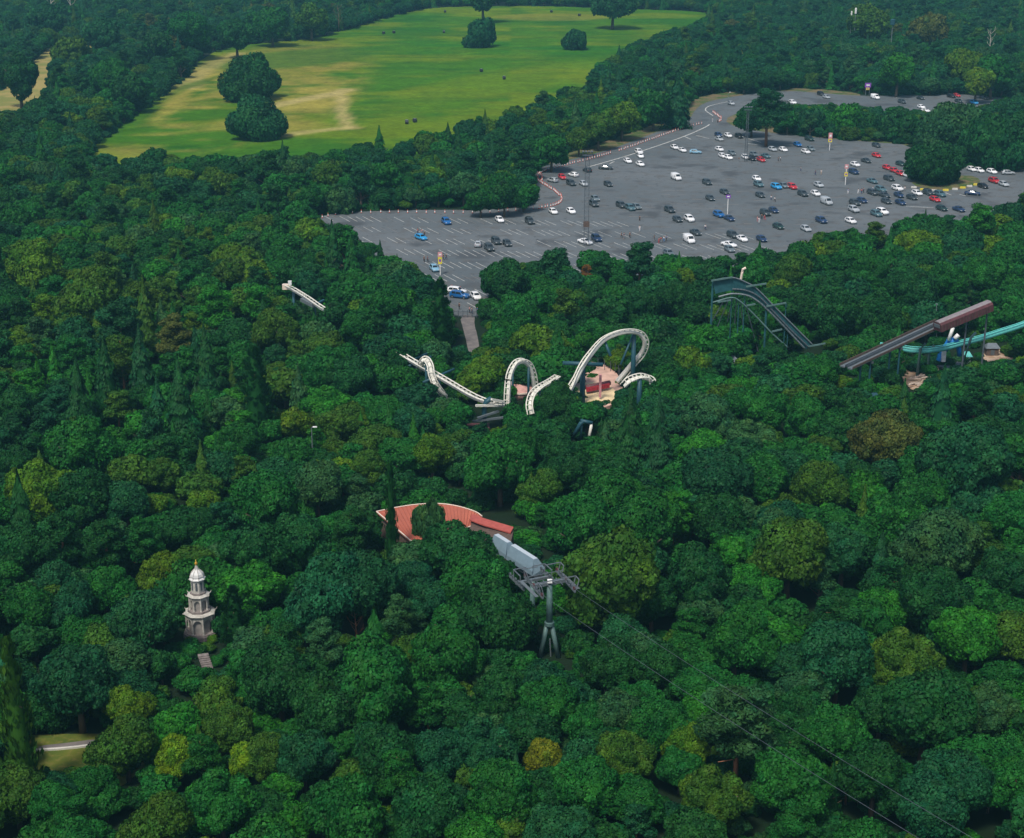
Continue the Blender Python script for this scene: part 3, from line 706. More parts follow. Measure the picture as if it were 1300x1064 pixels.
for t in TREES:
    if t['keep'] or proj((t['x'], t['y'], 0))[1] < 330: continue
    for _ in range(7):
        if blocks(t['x'], t['y'], t['s'], t['zs'], t['kind']) > 0: t['s'] *= .92; t['zs'] *= .985
for t in TREES:
    zc = CZ[t['kind']]*t['s']*t['zs']; q = proj((t['x'], t['y'], zc)); sc = F/q[2]
    a = RU[t['kind']]*t['s']*sc; b = HU[t['kind']]*t['s']*t['zs']*sc
    for dx, dy in ((0, 0), (.45, 0), (-.45, 0), (0, -.5), (0, -.8), (.45, -.45), (-.45, -.45), (0, .3), (.3, .25), (-.3, .25)):
        SX.append(q[0]+dx*a); SYY.append(q[1]+dy*b); SD.append(t['y']-9)
SX = np.array(SX); SYY = np.array(SYY); SD = np.array(SD)
def hides(x, y, s, zs, kind, marg=.96):
    zc = CZ[kind]*s*zs; q = proj((x, y, zc)); sc = F/q[2]
    a = RU[kind]*s*sc*marg; b = HU[kind]*s*zs*sc*marg
    m = (np.abs(SX-q[0]) < a) & (np.abs(SYY-q[1]) < b*1.0) & (SD > y-.8*RU[kind]*s)
    if not m.any(): return False
    return bool(((((SX[m]-q[0])/a)**2+((SYY[m]-q[1])/b)**2) < 1).any())
# fill the woods
cell = {}
def cadd(t):
    cell.setdefault((int(t['x']//14), int(t['y']//14)), []).append(t)
for t in TREES: cadd(t)
def clash(x, y, r, k=.70):
    i, j = int(x//14), int(y//14)
    for a in (-2, -1, 0, 1, 2):
        for b in (-2, -1, 0, 1, 2):
            for t in cell.get((i+a, j+b), ()):
                rr_ = RU[t['kind']]*t['s']
                if (t['x']-x)**2+(t['y']-y)**2 < (k*(rr_+r))**2: return True
    return False
fr = random.Random(5)
def region_class(px, py, x, y):
    v = math.sin(x*.031+1.3)+math.sin(y*.027+x*.013)+math.sin(x*.011-y*.019+2)
    v += fr.gauss(0, .8)
    if py < 130: base = [(BG, 38), (DG, 28), (MG, 16), (OG, 9), (GG, 8), (BN, 1)]
    elif py < 300: base = [(BG, 22), (DG, 26), (MG, 26), (OG, 16), (GG, 7), (YG, 3)]
    elif py < 470 and px < 330: base = [(MG, 30), (OG, 26), (YG, 10), (BG, 10), (DG, 12), (GG, 7), (BR, 7)]
    elif px < 640: base = [(MG, 36), (DG, 20), (BG, 12), (OG, 14), (BR, 9), (GG, 5), (YG, 4)]
    elif py < 470 and px > 880 and py < 350: base = [(MG, 34), (OG, 26), (DG, 16), (BR, 10), (BG, 8), (YG, 6)]
    elif py < 600: base = [(MG, 34), (DG, 26), (BG, 16), (OG, 10), (BR, 8), (GG, 4), (YG, 4)]
    else: base = [(DG, 26), (BG, 22), (MG, 30), (OG, 9), (BR, 8), (GG, 6), (YG, 2)]
    tot = sum(b for a, b in base); r = fr.random()*tot
    for a, b in base:
        r -= b
        if r <= 0: return a
    return base[0][0]
def try_fill(x, y, smul=1.0, k=.70, low=False):
    q = proj((x, y, 0)); px, py = q[0], q[1]
    if any(in_poly(px, py, pl) for pl in NOTREE): return
    qq = fr.random()
    conif = .12
    if px < 330 and 420 < py < 640: conif = .45
    elif py < 330: conif = .15
    kind = 'broad'
    if qq < conif: kind = fr.choice(['spruce', 'pine', 'pine'] if py > 400 else ['pine', 'pine', 'spruce'])
    if kind == 'broad': s = fr.uniform(5.6, 9.6)*smul; zs = fr.uniform(.85, 1.35)
    if kind == 'broad' and y < 430: s = fr.uniform(6.4, 10.6)*smul; zs = fr.uniform(1.0, 1.5)
    if kind == 'broad' and smul < .8 and fr.random() < .3: kind = 'dome'; zs = fr.uniform(.9, 1.3)
    elif kind == 'dome': pass
    elif kind == 'pine': s = fr.uniform(5, 7)*smul; zs = fr.uniform(.7, .95)
    else: s = fr.uniform(4.2, 6.2)*smul; zs = fr.uniform(.8, 1.15)
    for f_ in (1, .8, .64, .5, .38):
        if not clash(x, y, RU[kind]*s*f_, k) and not (blocks(x, y, s*f_*1.08, zs, kind) if low else hides(x, y, s*f_, zs, kind)):
            t = dict(x=x, y=y, s=s*f_, zs=zs, kind=kind, cls=region_class(px, py, x, y), hand=False)
            TREES.append(t); cadd(t); return
            
for rnd, nd, sm, k in ((0, 18000, 1.0, .54), (1, 18000, .72, .52), (2, 22000, .5, .50)):
    for _ in range(nd):
        v = fr.random()
        y = 150+(1560-150)*v**.62 if False else math.sqrt(fr.uniform(150**2, 1560**2))
        if rnd == 2 and y > 800: continue
        hw = y*.325*1.13+25
        try_fill(fr.uniform(-hw, hw), y, sm, k, rnd == 2)
print('TREES', len(TREES), 'hand', NHAND)

# understorey: low bushes wherever the canopy leaves a gap
BUSH = []
for _ in range(26000):
    y = math.sqrt(fr.uniform(150**2, 900**2)); x = fr.uniform(-1, 1)*(y*.37+20)
    q = proj((x, y, 0))
    if any(in_poly(q[0], q[1], pl) for pl in NOTREE[:8]+[NOTREE[11]]): continue
    s = fr.uniform(1.1, 3.0)
    if blocks(x, y, s*1.1, .8, 'dome') or clash(x, y, s, .33): continue
    BUSH.append((x, y, s, region_class(q[0], q[1], x, y)))
print('BUSH', len(BUSH))

# which trees are things of their own: those that show largest
def shown(t):
    zc = CZ[t['kind']]*t['s']*t['zs']; q = proj((t['x'], t['y'], zc)); a = RU[t['kind']]*t['s']*F/q[2]
    t['px'], t['py'], t['a'] = q[0], q[1], a
    return a if (-a*.5 < q[0] < 1300+a*.5 and -a < q[1] < 1064+a*.5) else 0
for t in TREES: t['show'] = shown(t)
bl = sorted([t for t in TREES if t['kind'] in ('broad', 'dome') and (t['show'] > 0)], key=lambda t: (-1000 if t['hand'] else 0)-t['show'])[:300]
cf = sorted([t for t in TREES if t['kind'] not in ('broad', 'dome') and (t['show'] > 0)], key=lambda t: (-1000 if t['hand'] else 0)-t['show'])[:90]
IND = bl+cf; ids = set(id(t) for t in IND)
REST = [t for t in TREES if id(t) not in ids]

# --- words that single out one thing by its colour and by the nearest thing one can find
LANDM = {'the white pagoda': (254, 765), 'the cable car tower': (698, 790), 'the red curved roof': (565, 655), 'the small white loop': (662, 480), 'the tall white loop': (785, 445),
         'the steep teal drop track': (970, 400), 'the maroon train shed': (1222, 402), 'the white twisted drop track': (548, 475), 'the short white lift track': (386, 375),
         'the tall lattice mast': (744, 260), 'the entrance gate': (594, 400), 'the big car park tree': (1186, 235), 'the small lawn with the path': (85, 955),
         'the pink sign post': (1053, 183), 'the lower left photo corner': (0, 973), 'the lower right photo corner': (1300, 973), 'the right photo edge': (1300, 620), 'the left photo edge': (0, 560),
         'the upper left photo corner': (0, 0), 'the upper right photo corner': (1300, 0), 'the field oak': (318, 100), 'the bottom edge centre': (560, 973)}
ORD = ['', 'second ', 'third ', 'fourth ', 'fifth ', 'sixth ', 'seventh ', 'eighth ', 'ninth ', 'tenth ', 'eleventh ', 'twelfth ', '13th ', '14th ', '15th ', '16th ', '17th ', '18th ', '19th ', '20th ']
def name_all(items, lmset, form):
    """items: dicts with px,py,adj ; gives each a 'label' unique by colour, direction, landmark and rank"""
    bk = {}
    for t in items:
        lm = min(lmset, key=lambda k: (LANDM[k][0]-t['px'])**2+((LANDM[k][1]-t['py'])*1.3)**2)
        dx = t['px']-LANDM[lm][0]; dy = t['py']-LANDM[lm][1]
        if lm.endswith('corner') or lm.endswith('edge'): di = 'from'
        else: di = ('right of' if dx > 0 else 'left of') if abs(dx) > abs(dy) else ('below' if dy > 0 else 'above')
        bk.setdefault((t['adj'], lm, di), []).append((dx*dx+dy*dy, t))
    for (adj, lm, di), L in bk.items():
        L.sort(key=lambda a: a[0])
        for k, (_, t) in enumerate(L):
            t['label'] = form(t, adj, ORD[k] if k < 20 else str(k+1)+'th ', di, lm)
for t in IND:
    shape = {'dome': 'low domed tree', 'broad': 'broadleaf tree', 'pine': 'layered pine', 'spruce': 'pointed conifer', 'cypress': 'narrow dense conifer'}[t['kind']]
    t['adj'] = t['cls']+' '+shape
def tree_form(t, adj, o_, di, lm):
    near = ('nearest to ' if di == 'from' else 'nearest '+di+' ')
    return '%s, %s%s%s' % (adj, o_, near, lm)
name_all(IND, [k for k in LANDM], tree_form)
KN = {'dome': 'broadleaf_tree', 'broad': 'broadleaf_tree', 'pine': 'pine_tree', 'spruce': 'spruce_tree', 'cypress': 'cypress_tree'}
KC = {'dome': 'tree', 'broad': 'tree', 'pine': 'pine', 'spruce': 'conifer', 'cypress': 'conifer'}
KG = {'dome': 'broadleaf trees of the wood', 'broad': 'broadleaf trees of the wood', 'pine': 'pines among the wood', 'spruce': 'pointed conifers among the wood', 'cypress': 'narrow conifers among the wood'}
srcobj = {}
_mean = [.012, .078, .016]
for _k in TINT:
    f_ = .25 if _k in ('rust-brown', 'golden-green', 'lime-green') else .26
    TINT[_k] = tuple(a**(1-f_)*b**f_*k_ for a, b, k_ in zip(TINT[_k], _mean, (1.35, 1.17, .98)))
def jitter_tint(cls, r, amt=.12):
    c = TINT[cls]; g = 1+r.uniform(-amt, amt); h = r.uniform(-.10, .10)
    return [c[0]*g*(1+h), c[1]*g, c[2]*g*(1-h)]
tr = random.Random(21)
tree_src = {}
for n, t in enumerate(IND):
    k = t['kind']; far = t['a'] < 27
    ci = tr.randrange(len((FAR if far else NEAR)[k])); me = (FAR if far else NEAR)[k][ci]
    e = bpy.data.objects.new(KN[k], None); COL.objects.link(e)
    e.location = (t['x'], t['y'], 0); e.rotation_euler = (0, 0, tr.uniform(0, 6.28)); s = t['s']; e.scale = (s, s, s*t['zs'])
    setp(e, t['label'], KC[k], KG[k])
    c = bpy.data.objects.new('crown', me); COL.objects.link(c); c.parent = e; c['tint'] = jitter_tint(t['cls'], tr)
    b = bpy.data.objects.new('trunk', TRUNK[k][tr.randrange(3)]); COL.objects.link(b); b.parent = e
    if far and (k, ci) not in srcobj: srcobj[(k, ci)] = c
    if k not in tree_src: tree_src[k] = b
# every far crown mesh the wood uses must belong to some tree
vlist = []
for k in ('broad', 'dome', 'pine', 'spruce'):
    for ci, me in enumerate(FAR[k]):
        if (k, ci) in srcobj: vlist.append((k, srcobj[(k, ci)]))
print('variants', [(k) for k, _ in vlist])

def scatter(name, pts, objs, label, cat, trunk=None):
    """pts: list of (x,y,sx,sz,rot,idx,tint) -> one object that grows instances"""
    me = bpy.data.meshes.new(name); me.from_pydata([(p[0], p[1], 0) for p in pts], [], [])
    def attr(nm, ty, vals, key):
        a = me.attributes.new(nm, ty, 'POINT'); a.data.foreach_set(key, np.array(vals, dtype=np.float32 if ty != 'INT' else np.int32).ravel())
    attr('isc', 'FLOAT_VECTOR', [(p[2], p[2], p[3]) for p in pts], 'vector')
    attr('tsc', 'FLOAT_VECTOR', [(p[2], p[2], p[3]*(p[7] if len(p) > 7 else 1)) for p in pts], 'vector')
    attr('irot', 'FLOAT_VECTOR', [(0, 0, p[4]) for p in pts], 'vector')
    attr('iidx', 'INT', [p[5] for p in pts], 'value')
    attr('tint', 'FLOAT_COLOR', [tuple(p[6])+(1,) for p in pts], 'color')
    o = bpy.data.objects.new(name, me); COL.objects.link(o); setp(o, label, cat, None, 'stuff')
    ng = bpy.data.node_groups.new(name, 'GeometryNodeTree')
    ng.interface.new_socket('Geometry', in_out='INPUT', socket_type='NodeSocketGeometry'); ng.interface.new_socket('Geometry', in_out='OUTPUT', socket_type='NodeSocketGeometry')
    gi = ng.nodes.new('NodeGroupInput'); go_ = ng.nodes.new('NodeGroupOutput')
    def named(nm, dt):
        n = ng.nodes.new('GeometryNodeInputNamedAttribute'); n.data_type = dt; n.inputs['Name'].default_value = nm; return n.outputs['Attribute']
    jn = ng.nodes.new('GeometryNodeJoinGeometry')
    for ob in reversed(objs):
        oi = ng.nodes.new('GeometryNodeObjectInfo'); oi.inputs['Object'].default_value = ob; oi.transform_space = 'ORIGINAL'
        g2 = ng.nodes.new('GeometryNodeGeometryToInstance'); ng.links.new(oi.outputs['Geometry'], g2.inputs[0]); ng.links.new(g2.outputs[0], jn.inputs[0])
    ip = ng.nodes.new('GeometryNodeInstanceOnPoints'); ng.links.new(gi.outputs[0], ip.inputs['Points']); ng.links.new(jn.outputs[0], ip.inputs['Instance'])
    ip.inputs['Pick Instance'].default_value = True
    ng.links.new(named('iidx', 'INT'), ip.inputs['Instance Index']); ng.links.new(named('irot', 'FLOAT_VECTOR'), ip.inputs['Rotation']); ng.links.new(named('isc', 'FLOAT_VECTOR'), ip.inputs['Scale'])
    last = ip.outputs[0]
    if trunk is not None:
        oi = ng.nodes.new('GeometryNodeObjectInfo'); oi.inputs['Object'].default_value = trunk; oi.transform_space = 'ORIGINAL'
        ip2 = ng.nodes.new('GeometryNodeInstanceOnPoints'); ng.links.new(gi.outputs[0], ip2.inputs['Points']); ng.links.new(oi.outputs['Geometry'], ip2.inputs['Instance'])
        ng.links.new(named('irot', 'FLOAT_VECTOR'), ip2.inputs['Rotation']); ng.links.new(named('tsc', 'FLOAT_VECTOR'), ip2.inputs['Scale'])
        j2 = ng.nodes.new('GeometryNodeJoinGeometry'); ng.links.new(last, j2.inputs[0]); ng.links.new(ip2.outputs[0], j2.inputs[0]); last = j2.outputs[0]
    ng.links.new(last, go_.inputs[0])
    md = o.modifiers.new('grow', 'NODES'); md.node_group = ng
    return o
pts = []
for t in REST:
    cand = [i for i, (k, _) in enumerate(vlist) if k == t['kind'] or (t['kind'] == 'cypress' and k == 'spruce')]
    if not cand: cand = [0]
    pts.append((t['x'], t['y'], t['s'], t['s']*t['zs'], tr.uniform(0, 6.28), tr.choice(cand), jitter_tint(t['cls'], tr, .16), .4 if t['kind'] == 'dome' else 1.0))
scatter('woodland', pts, [o for _, o in vlist], 'mixed green woodland canopy running around the meadow and the car park', 'woodland', tree_src['broad'])
bl_i = [o for k, o in vlist if k == 'dome'] or [o for k, o in vlist if k == 'broad']
pts = [(x, y, s, s*.8, tr.uniform(0, 6.28), tr.randrange(len(bl_i)), jitter_tint(c, tr, .2), 0.0) for x, y, s, c in BUSH]
scatter('undergrowth', pts, bl_i, 'low leafy undergrowth filling gaps between the trees', 'undergrowth')

# bare pale trees standing out of the canopy
def bare_tree(px, py, h, label, m=M_PALE, seed=1, name='dead_tree'):
    p = P(px, py, 0); r = random.Random(seed)
    e = empty(name, p, label, 'dead tree', 'bare trees'); mb = MB(); k = h/10
    mb.tube([p, p+Vector((.2*k, 0, 4*k)), p+Vector((-.1*k, 0, 10*k))], .2, 7, radii=[.28*k, .2*k, .05*k]); mb.build('trunk', m, e, True)
    for q in range(9):
        b = MB(); ph = q*2.4; z = (3.5+q*.65)*k; L = r.uniform(1.4, 2.8)*k
        a = p+Vector((.1*k, 0, z)); c = a+Vector((L*.6*math.cos(ph), L*.6*math.sin(ph), L*.5)); d = c+Vector((L*.3*math.cos(ph+.5), L*.3*math.sin(ph+.5), L*.7))
        b.tube([a, c, d], .1, 5, radii=[.09*k, .06*k, .02*k]); b.tube([c, c+Vector((.5*L*math.cos(ph-.8), .5*L*math.sin(ph-.8), .5*L))], .1, 5, radii=[.05*k, .02*k])
        b.build('branch', m, e, True)
bare_tree(68, 37, 20, 'white dead tree with pale branches above the upper left wood', seed=1)
bare_tree(90, 20, 20, 'white dead tree nearest the top edge, left of the meadow', seed=2)
bare_tree(430, 40, 17, 'grey-brown bare tree at the meadow edge behind the field oaks', M_BARK, 3)
bare_tree(1255, 72, 15, 'slender pale trunk standing in the upper right wood', seed=4)
bare_tree(452, 822, 6, 'twisted bare pine limbs above the canopy left of centre', M_PBARK, 5)

# ------------------------------------------------------------------ cars
def loft(mb, st, ring):
    n = len(ring(st[0])); base = len(mb.v); vs = []
    for s_ in st: vs += ring(s_)
    fs = []
    for i in range(len(st)-1):
        for k in range(n):
            a = i*n+k; b = i*n+(k+1) % n; fs.append((a, b, b+n, a+n))
    fs.append(tuple(range(n))[::-1]); fs.append(tuple(range((len(st)-1)*n, len(st)*n)))
    mb.add(vs, fs)
def make_car(name, kind):
    """x forward. stations: x, half width, z belt, half width roof, z roof"""
    S = {'hatch': [(-2.05, .72, .80, .70, .82), (-1.98, .84, .92, .66, 1.10), (-1.55, .88, .95, .62, 1.42), (-.5, .89, .93, .62, 1.48), (.35, .89, .92, .60, 1.42), (1.05, .88, .90, .70, .95), (1.75, .84, .80, .68, .82), (2.08, .70, .62, .60, .64)],
         'suv': [(-2.25, .78, .90, .74, .95), (-2.18, .90, 1.02, .72, 1.30), (-1.85, .93, 1.05, .70, 1.62), (-.5, .94, 1.04, .70, 1.68), (.45, .94, 1.02, .68, 1.60), (1.10, .93, 1.00, .76, 1.06), (1.95, .88, .95, .74, .98), (2.28, .76, .75, .66, .78)],
         'saloon': [(-2.35, .74, .82, .70, .84), (-2.2, .86, .92, .74, .95), (-1.55, .89, .94, .70, 1.00), (-.9, .90, .93, .62, 1.38), (.25, .90, .92, .60, 1.40), (1.05, .89, .90, .72, .96), (1.95, .85, .80, .70, .82), (2.35, .70, .62, .60, .64)],
         'van': [(-2.45, .86, 1.1, .80, 1.85), (-2.40, .92, 1.15, .82, 1.98), (-1.2, .94, 1.15, .82, 2.02), (.6, .94, 1.12, .80, 2.0), (.95, .94, 1.10, .78, 1.90), (1.75, .92, 1.05, .76, 1.15), (2.25, .88, .92, .72, .98), (2.5, .78, .70, .66, .74)]}[kind]
    e = empty(name, (0, 0, 0))
    def ring(s_):
        x, wb, zb, wr, zr = s_
        return [(x, -wb*.96, .24), (x, -wb, .5), (x, -wb, zb), (x, -wr, zr-.04), (x, -wr*.85, zr), (x, wr*.85, zr), (x, wr, zr-.04), (x, wb, zb), (x, wb, .5), (x, wb*.96, .24)]
    b = MB(); loft(b, S, ring); body = b.build('body', M_PAINT, e, True)
    def lerp(a, c, t): return tuple(a[i]+(c[i]-a[i])*t for i in range(5))
    cab = [s_ for s_ in S if s_[4]-s_[2] > .3]; i0 = S.index(cab[0]); i1 = S.index(cab[-1])
    def glass(nm, quad):
        g = MB(); q = [Vector(v) for v in quad]; nn = (q[1]-q[0]).cross(q[2]-q[0]).normalized()
        c = sum(q, Vector())/4
        if nn.dot(c-Vector((0, 0, .9))) < 0: nn = -nn
        q2 = [v+nn*.022 for v in q]; g.add(q+q2, [(4, 5, 6, 7), (0, 1, 2, 3), (0, 1, 5, 4), (1, 2, 6, 5), (2, 3, 7, 6), (3, 0, 4, 7)]); return g.build(nm, M_GLASS, e)
    f0, f1 = S[i1], S[i1+1]
    a = lerp(f0, f1, .08); c = lerp(f0, f1, .88)
    glass('windscreen', [(a[0], -a[3]*.84, a[4]), (a[0], a[3]*.84, a[4]), (c[0], c[3]*.9, c[4]), (c[0], -c[3]*.9, c[4])])
    r0, r1 = (S[i0-1], S[i0]) if i0 > 0 else (S[0], S[0])
    if kind != 'van':
        a = lerp(r1, r0, .12); c = lerp(r1, r0, .85)
        if kind == 'hatch' or kind == 'suv': a = S[2]; c = S[1]; a = lerp(a, c, .1)
        glass('rear_window', [(a[0], -a[3]*.82, a[4]), (a[0], a[3]*.82, a[4]), (c[0], c[3]*.86, c[4]), (c[0], -c[3]*.86, c[4])])
    xa = .65 if kind == 'van' else cab[0][0]+.15
    for sd in (-1, 1):
        def at(x, up):
            for i in range(len(S)-1):
                if S[i][0] <= x <= S[i+1][0]:
                    s_ = lerp(S[i], S[i+1], (x-S[i][0])/(S[i+1][0]-S[i][0])); break
            wv = s_[1]+(s_[3]-s_[1])*up; zv = s_[2]+(s_[4]-.04-s_[2])*up
            return (x, sd*wv, zv)
        xf = f0[0]; g = MB()
        q = [at(xa, .08), at(f1[0]-.22, .10), at(xf+.02, .92), at(xa+.12, .92)]
        mid = .5*(xa+xf)
        q1 = [at(xa, .08), at(mid-.05, .08), at(mid-.05, .92), at(xa+.12, .92)]; q2 = [at(mid+.05, .08), at(f1[0]-.25, .10), at(xf+.0, .92), at(mid+.05, .92)]
        if kind == 'van': q1 = None
        for Q in (q1, q2):
            if Q:
                Q = [Vector(v) for v in Q]; o2 = [v+Vector((0, sd*.03, .01)) for v in Q]
                g.add(Q+o2, [(4, 5, 6, 7), (0, 1, 5, 4), (1, 2, 6, 5), (2, 3, 7, 6), (3, 0, 4, 7)])
        g.build('side_window', M_GLASS, e)
    wx = S[-1][0]-.80; rx = S[0][0]+.78; hw = S[3][1]
    for x in (wx, rx):
        for sd in (-1, 1):
            t = MB(); n = 14; R = .33 if kind in ('hatch', 'saloon') else .37
            vs = []; fs = []
            for yy, r_ in ((sd*(hw-.18), R), (sd*(hw+.03), R), (sd*(hw+.035), R*.62), (sd*(hw+.01), R*.55)):
                vs += [(x+r_*math.cos(2*PI*k/n), yy, R+r_*math.sin(2*PI*k/n)) for k in range(n)]
            for i in range(3):
                for k in range(n): fs.append((i*n+k, i*n+(k+1) % n, (i+1)*n+(k+1) % n, (i+1)*n+k))
            fs.append(tuple(range(3*n, 4*n))); fs.append(tuple(range(n)))
            t.v = vs; t.f = fs; t.mi = [0]*(2*n)+[1]*n+[1, 0]
            t.build('wheel', [M_TYRE, M_GREY], e)
    for sd in (-1, 1):
        h = MB(); s_ = S[-1]; h.box((s_[0]-.10, sd*(s_[1]-.16), s_[2]-.02), (.24, .30, .14)); h.build('headlight', M_LAMPW, e)
        h = MB(); s_ = S[0]; h.box((s_[0]+.05, sd*(s_[1]-.10), s_[2]-.06), (.14, .20, .20)); h.build('tail_light', M_LAMPR, e)
    snapshot(e)
    return e
CARCOL = {'white': (.86, .87, .88), 'silver': (.42, .46, .49), 'pale blue': (.22, .42, .56), 'red': (.50, .025, .035), 'blue': (.015, .13, .38), 'bright blue': (.03, .30, .62), 'black': (.018, .020, .024),
          'dark grey': (.045, .06, .068), 'grey': (.13, .17, .19), 'dark blue': (.02, .045, .11), 'teal-grey': (.07, .14, .165), 'dark green': (.02, .05, .045)}
W, S_, R1, B1, BB, K, D, GY, DB, TG, PB, DGn = 'white', 'silver', 'red', 'blue', 'bright blue', 'black', 'dark grey', 'grey', 'dark blue', 'teal-grey', 'pale blue', 'dark green'
CARS = [(701.6, 231, S_, 'h', 200), (713.7, 227, R1, 'h', 0), (727.7, 224, W, 'h', 200), (725, 235, D, 's', 0), (740.8, 235.5, S_, 'h', 0), (745.4, 218, D, 'h', 190), (769, 215, D, 'S', 60), (772, 236, D, 'h', 0), (811, 195, W, 's', 0),
 (813, 200, W, 'h', 10), (812.7, 210.5, W, 'h', 0), (797, 206.5, W, 'h', 0), (928.3, 133, S_, 'h', 0), (1006, 132, W, 's', 0), (856.3, 189, W, 'h', 0), (866, 192.5, W, 'S', 0), (883, 195, PB, 'h', -60), (912, 173, DB, 'h', 0), (913, 178.5, S_, 'h', 0),
 (924.3, 174, W, 'h', 0), (938, 175, K, 's', 0), (913.2, 191.5, W, 'h', 0), (917.5, 200, W, 'h', 0), (924.5, 202, W, 'h', 0), (929, 196.5, GY, 'h', 0), (946.5, 201.5, W, 'h', 0), (954.5, 203.5, K, 'h', 0), (957, 198, GY, 'h', 0),
 (966.2, 205, R1, 'h', 0), (972, 200, TG, 'S', 0), (980.6, 191.5, S_, 'h', 0), (994.3, 192, W, 'h', 0), (1012.5, 185.5, B1, 'h', 0), (858.3, 228, W, 'v', 0), (1042, 121, K, 's', 0), (1049, 125, S_, 'h', 0), (1111, 125.5, W, 'v', 0),
 (1145, 131, D, 's', 0), (1168.5, 126, D, 'S', 0), (1027.5, 178.5, DGn, 's', 0), (1022.9, 194.6, W, 'h', 0), (1029, 191, GY, 'h', 0), (1112.5, 186.5, D, 'h', 0), (1112.5, 199.5, R1, 'h', 0), (1099.4, 206, D, 'S', 0), (1085.7, 211, W, 'h', 0),
 (1083.7, 220.5, DB, 's', 0), (1143, 210, DGn, 'h', 0), (1126, 215, R1, 'h', 0), (1135, 218.5, R1, 'h', 0), (1143, 222.5, R1, 'h', 0), (1152.5, 225, W, 'h', 0), (1128.5, 229, D, 's', 0), (1107.2, 232, TG, 'S', 0), (1169.5, 137.5, W, 'h', 0),
 (1175, 142, W, 'S', 0), (1207.5, 124, K, 's', 0), (1214.5, 123, R1, 'h', 0), (1217, 130, D, 'h', 0), (1236.6, 132, BB, 's', 0), (1249, 126, K, 'S', 0), (1212, 135.5, GY, 'h', 0), (1233.3, 217, W, 'h', 0), (1243, 218.5, W, 'h', 0),
 (1259, 220, W, 'h', 0), (1279.7, 221.5, S_, 'h', -70), (1262, 232, R1, 's', 0), (1274, 236, S_, 'h', 0), (1247.7, 238.5, K, 'h', 0), (1234.6, 247.5, DB, 'S', 50), (1217, 268, DB, 'S', 0), (1195.4, 267, DGn, 'h', 0), (1186.9, 255.5, R1, 'h', 0),
 (1193, 249, TG, 's', 0), (1178.4, 247, D, 's', 0), (1164, 247.5, W, 'h', 0), (1139.2, 241.5, W, 's', 0), (1157.5, 253, D, 'h', 0), (1141, 250, DB, 'h', 0), (1143, 259.5, DB, 'h', 0), (702.2, 271, W, 'h', 0), (724.9, 270.5, W, 'h', 0),
 (755.5, 254.5, GY, 'h', 0), (753.9, 261.5, D, 's', 0), (788.5, 263, D, 's', 0), (800, 266.5, TG, 's', 0), (808, 265, GY, 'h', 0), (742.8, 309.5, W, 'S', 20), (757.2, 305.5, DB, 's', 0), (848.7, 324, GY, 'h', 0), (850, 269, D, 's', 0),
 (860, 281, D, 'h', 0), (875, 280.5, W, 's', 0), (897.5, 234, D, 's', 0), (901.5, 254, D, 'h', 0), (919.8, 246, D, 'h', 0), (912.5, 275, B1, 's', 0), (925.5, 279.5, DB, 'S', 0), (883, 297.5, D, 'S', 0), (874.7, 307.5, W, 'v', 0),
 (930, 301, D, 's', 0), (942, 305.5, W, 'S', 0), (925.5, 313, W, 'S', 20), (926, 319, GY, 'h', 0), (963, 236.5, TG, 's', 0), (960.5, 229, W, 'h', 0), (965, 250, D, 'h', 0), (985.5, 239.5, BB, 's', 0), (995, 238, GY, 'h', 0),
 (1005.5, 239.5, R1, 's', 0), (971.4, 273, D, 's', 0), (982, 269.5, DB, 'h', 0), (988, 290, DGn, 'h', 0), (966.8, 306, DB, 'h', 0), (1039.2, 237, S_, 'h', 0), (1019, 248.5, D, 's', 0), (1035.3, 248, W, 'h', 0), (1049, 259, S_, 'v', 0),
 (1042.5, 282.5, DB, 's', 0), (1022.9, 293, S_, 'h', 0), (1079.8, 283, W, 'h', 0), (1085, 260, D, 's', 0), (1094.2, 257, DB, 'h', 0), (1083.7, 268.5, S_, 's', 0), (1112.5, 274, TG, 's', 0), (1120, 271.5, W, 's', 0), (1107.9, 247, D, 's', 0),
 (1118, 243, TG, 's', 0), (1122.5, 250, D, 'S', 0), (1125, 258, D, 'h', 0), (566.6, 284, B1, 's', 0), (534.6, 304, BB, 'h', 20), (634.3, 281.5, W, 'h', 0), (672.5, 283.5, D, 's', 0), (607, 312.5, S_, 'h', 160), (630, 309, D, 's', 0),
 (621, 317.5, D, 's', 0), (644, 311.5, D, 'h', 0), (580, 373, W, 's', 50), (583.5, 378, B1, 's', 50), (604, 379, W, 'h', 0), (551.5, 343.5, PB, 'h', 0)]
protos = {'h': make_car('hatchback_car', 'hatch'), 's': make_car('family_car', 'suv'), 'S': make_car('saloon_car', 'saloon'), 'v': make_car('van', 'van')}
first = {k: True for k in protos}
KW = {'h': 'hatchback', 's': 'family car', 'S': 'saloon car', 'v': 'van'}
ci = []
CLM = {'the pink sign post': (1053, 183), 'the tall lattice mast': (744, 290), 'the central sign post': (1073, 225), 'the purple sign': (923, 262), 'the lower left sign post': (559, 340), 'the far floodlight mast': (946, 200),
       'the big car park tree': (1186, 235), 'the upper sign gantry': (1101, 112), 'the entrance gate': (594, 398), 'the cone bend': (686, 225)}
LANDM.update(CLM)
for px, py, c, k, ro in CARS: ci.append(dict(px=px, py=py, c=c, k=k, ro=ro, adj=c+' '+KW[k]))
def car_form(t, adj, o_, di, lm): return '%s, %snearest %s %s' % (adj, o_, di, lm)
name_all(ci, list(CLM), car_form)
heading = math.atan2(u.y, u.x)-.17
cr = random.Random(9)
def set_car_colour(r, col):
    for ch in r.children:
        if ch.name.startswith('body'): ch.color = tuple(col)+(1,)
allch = []
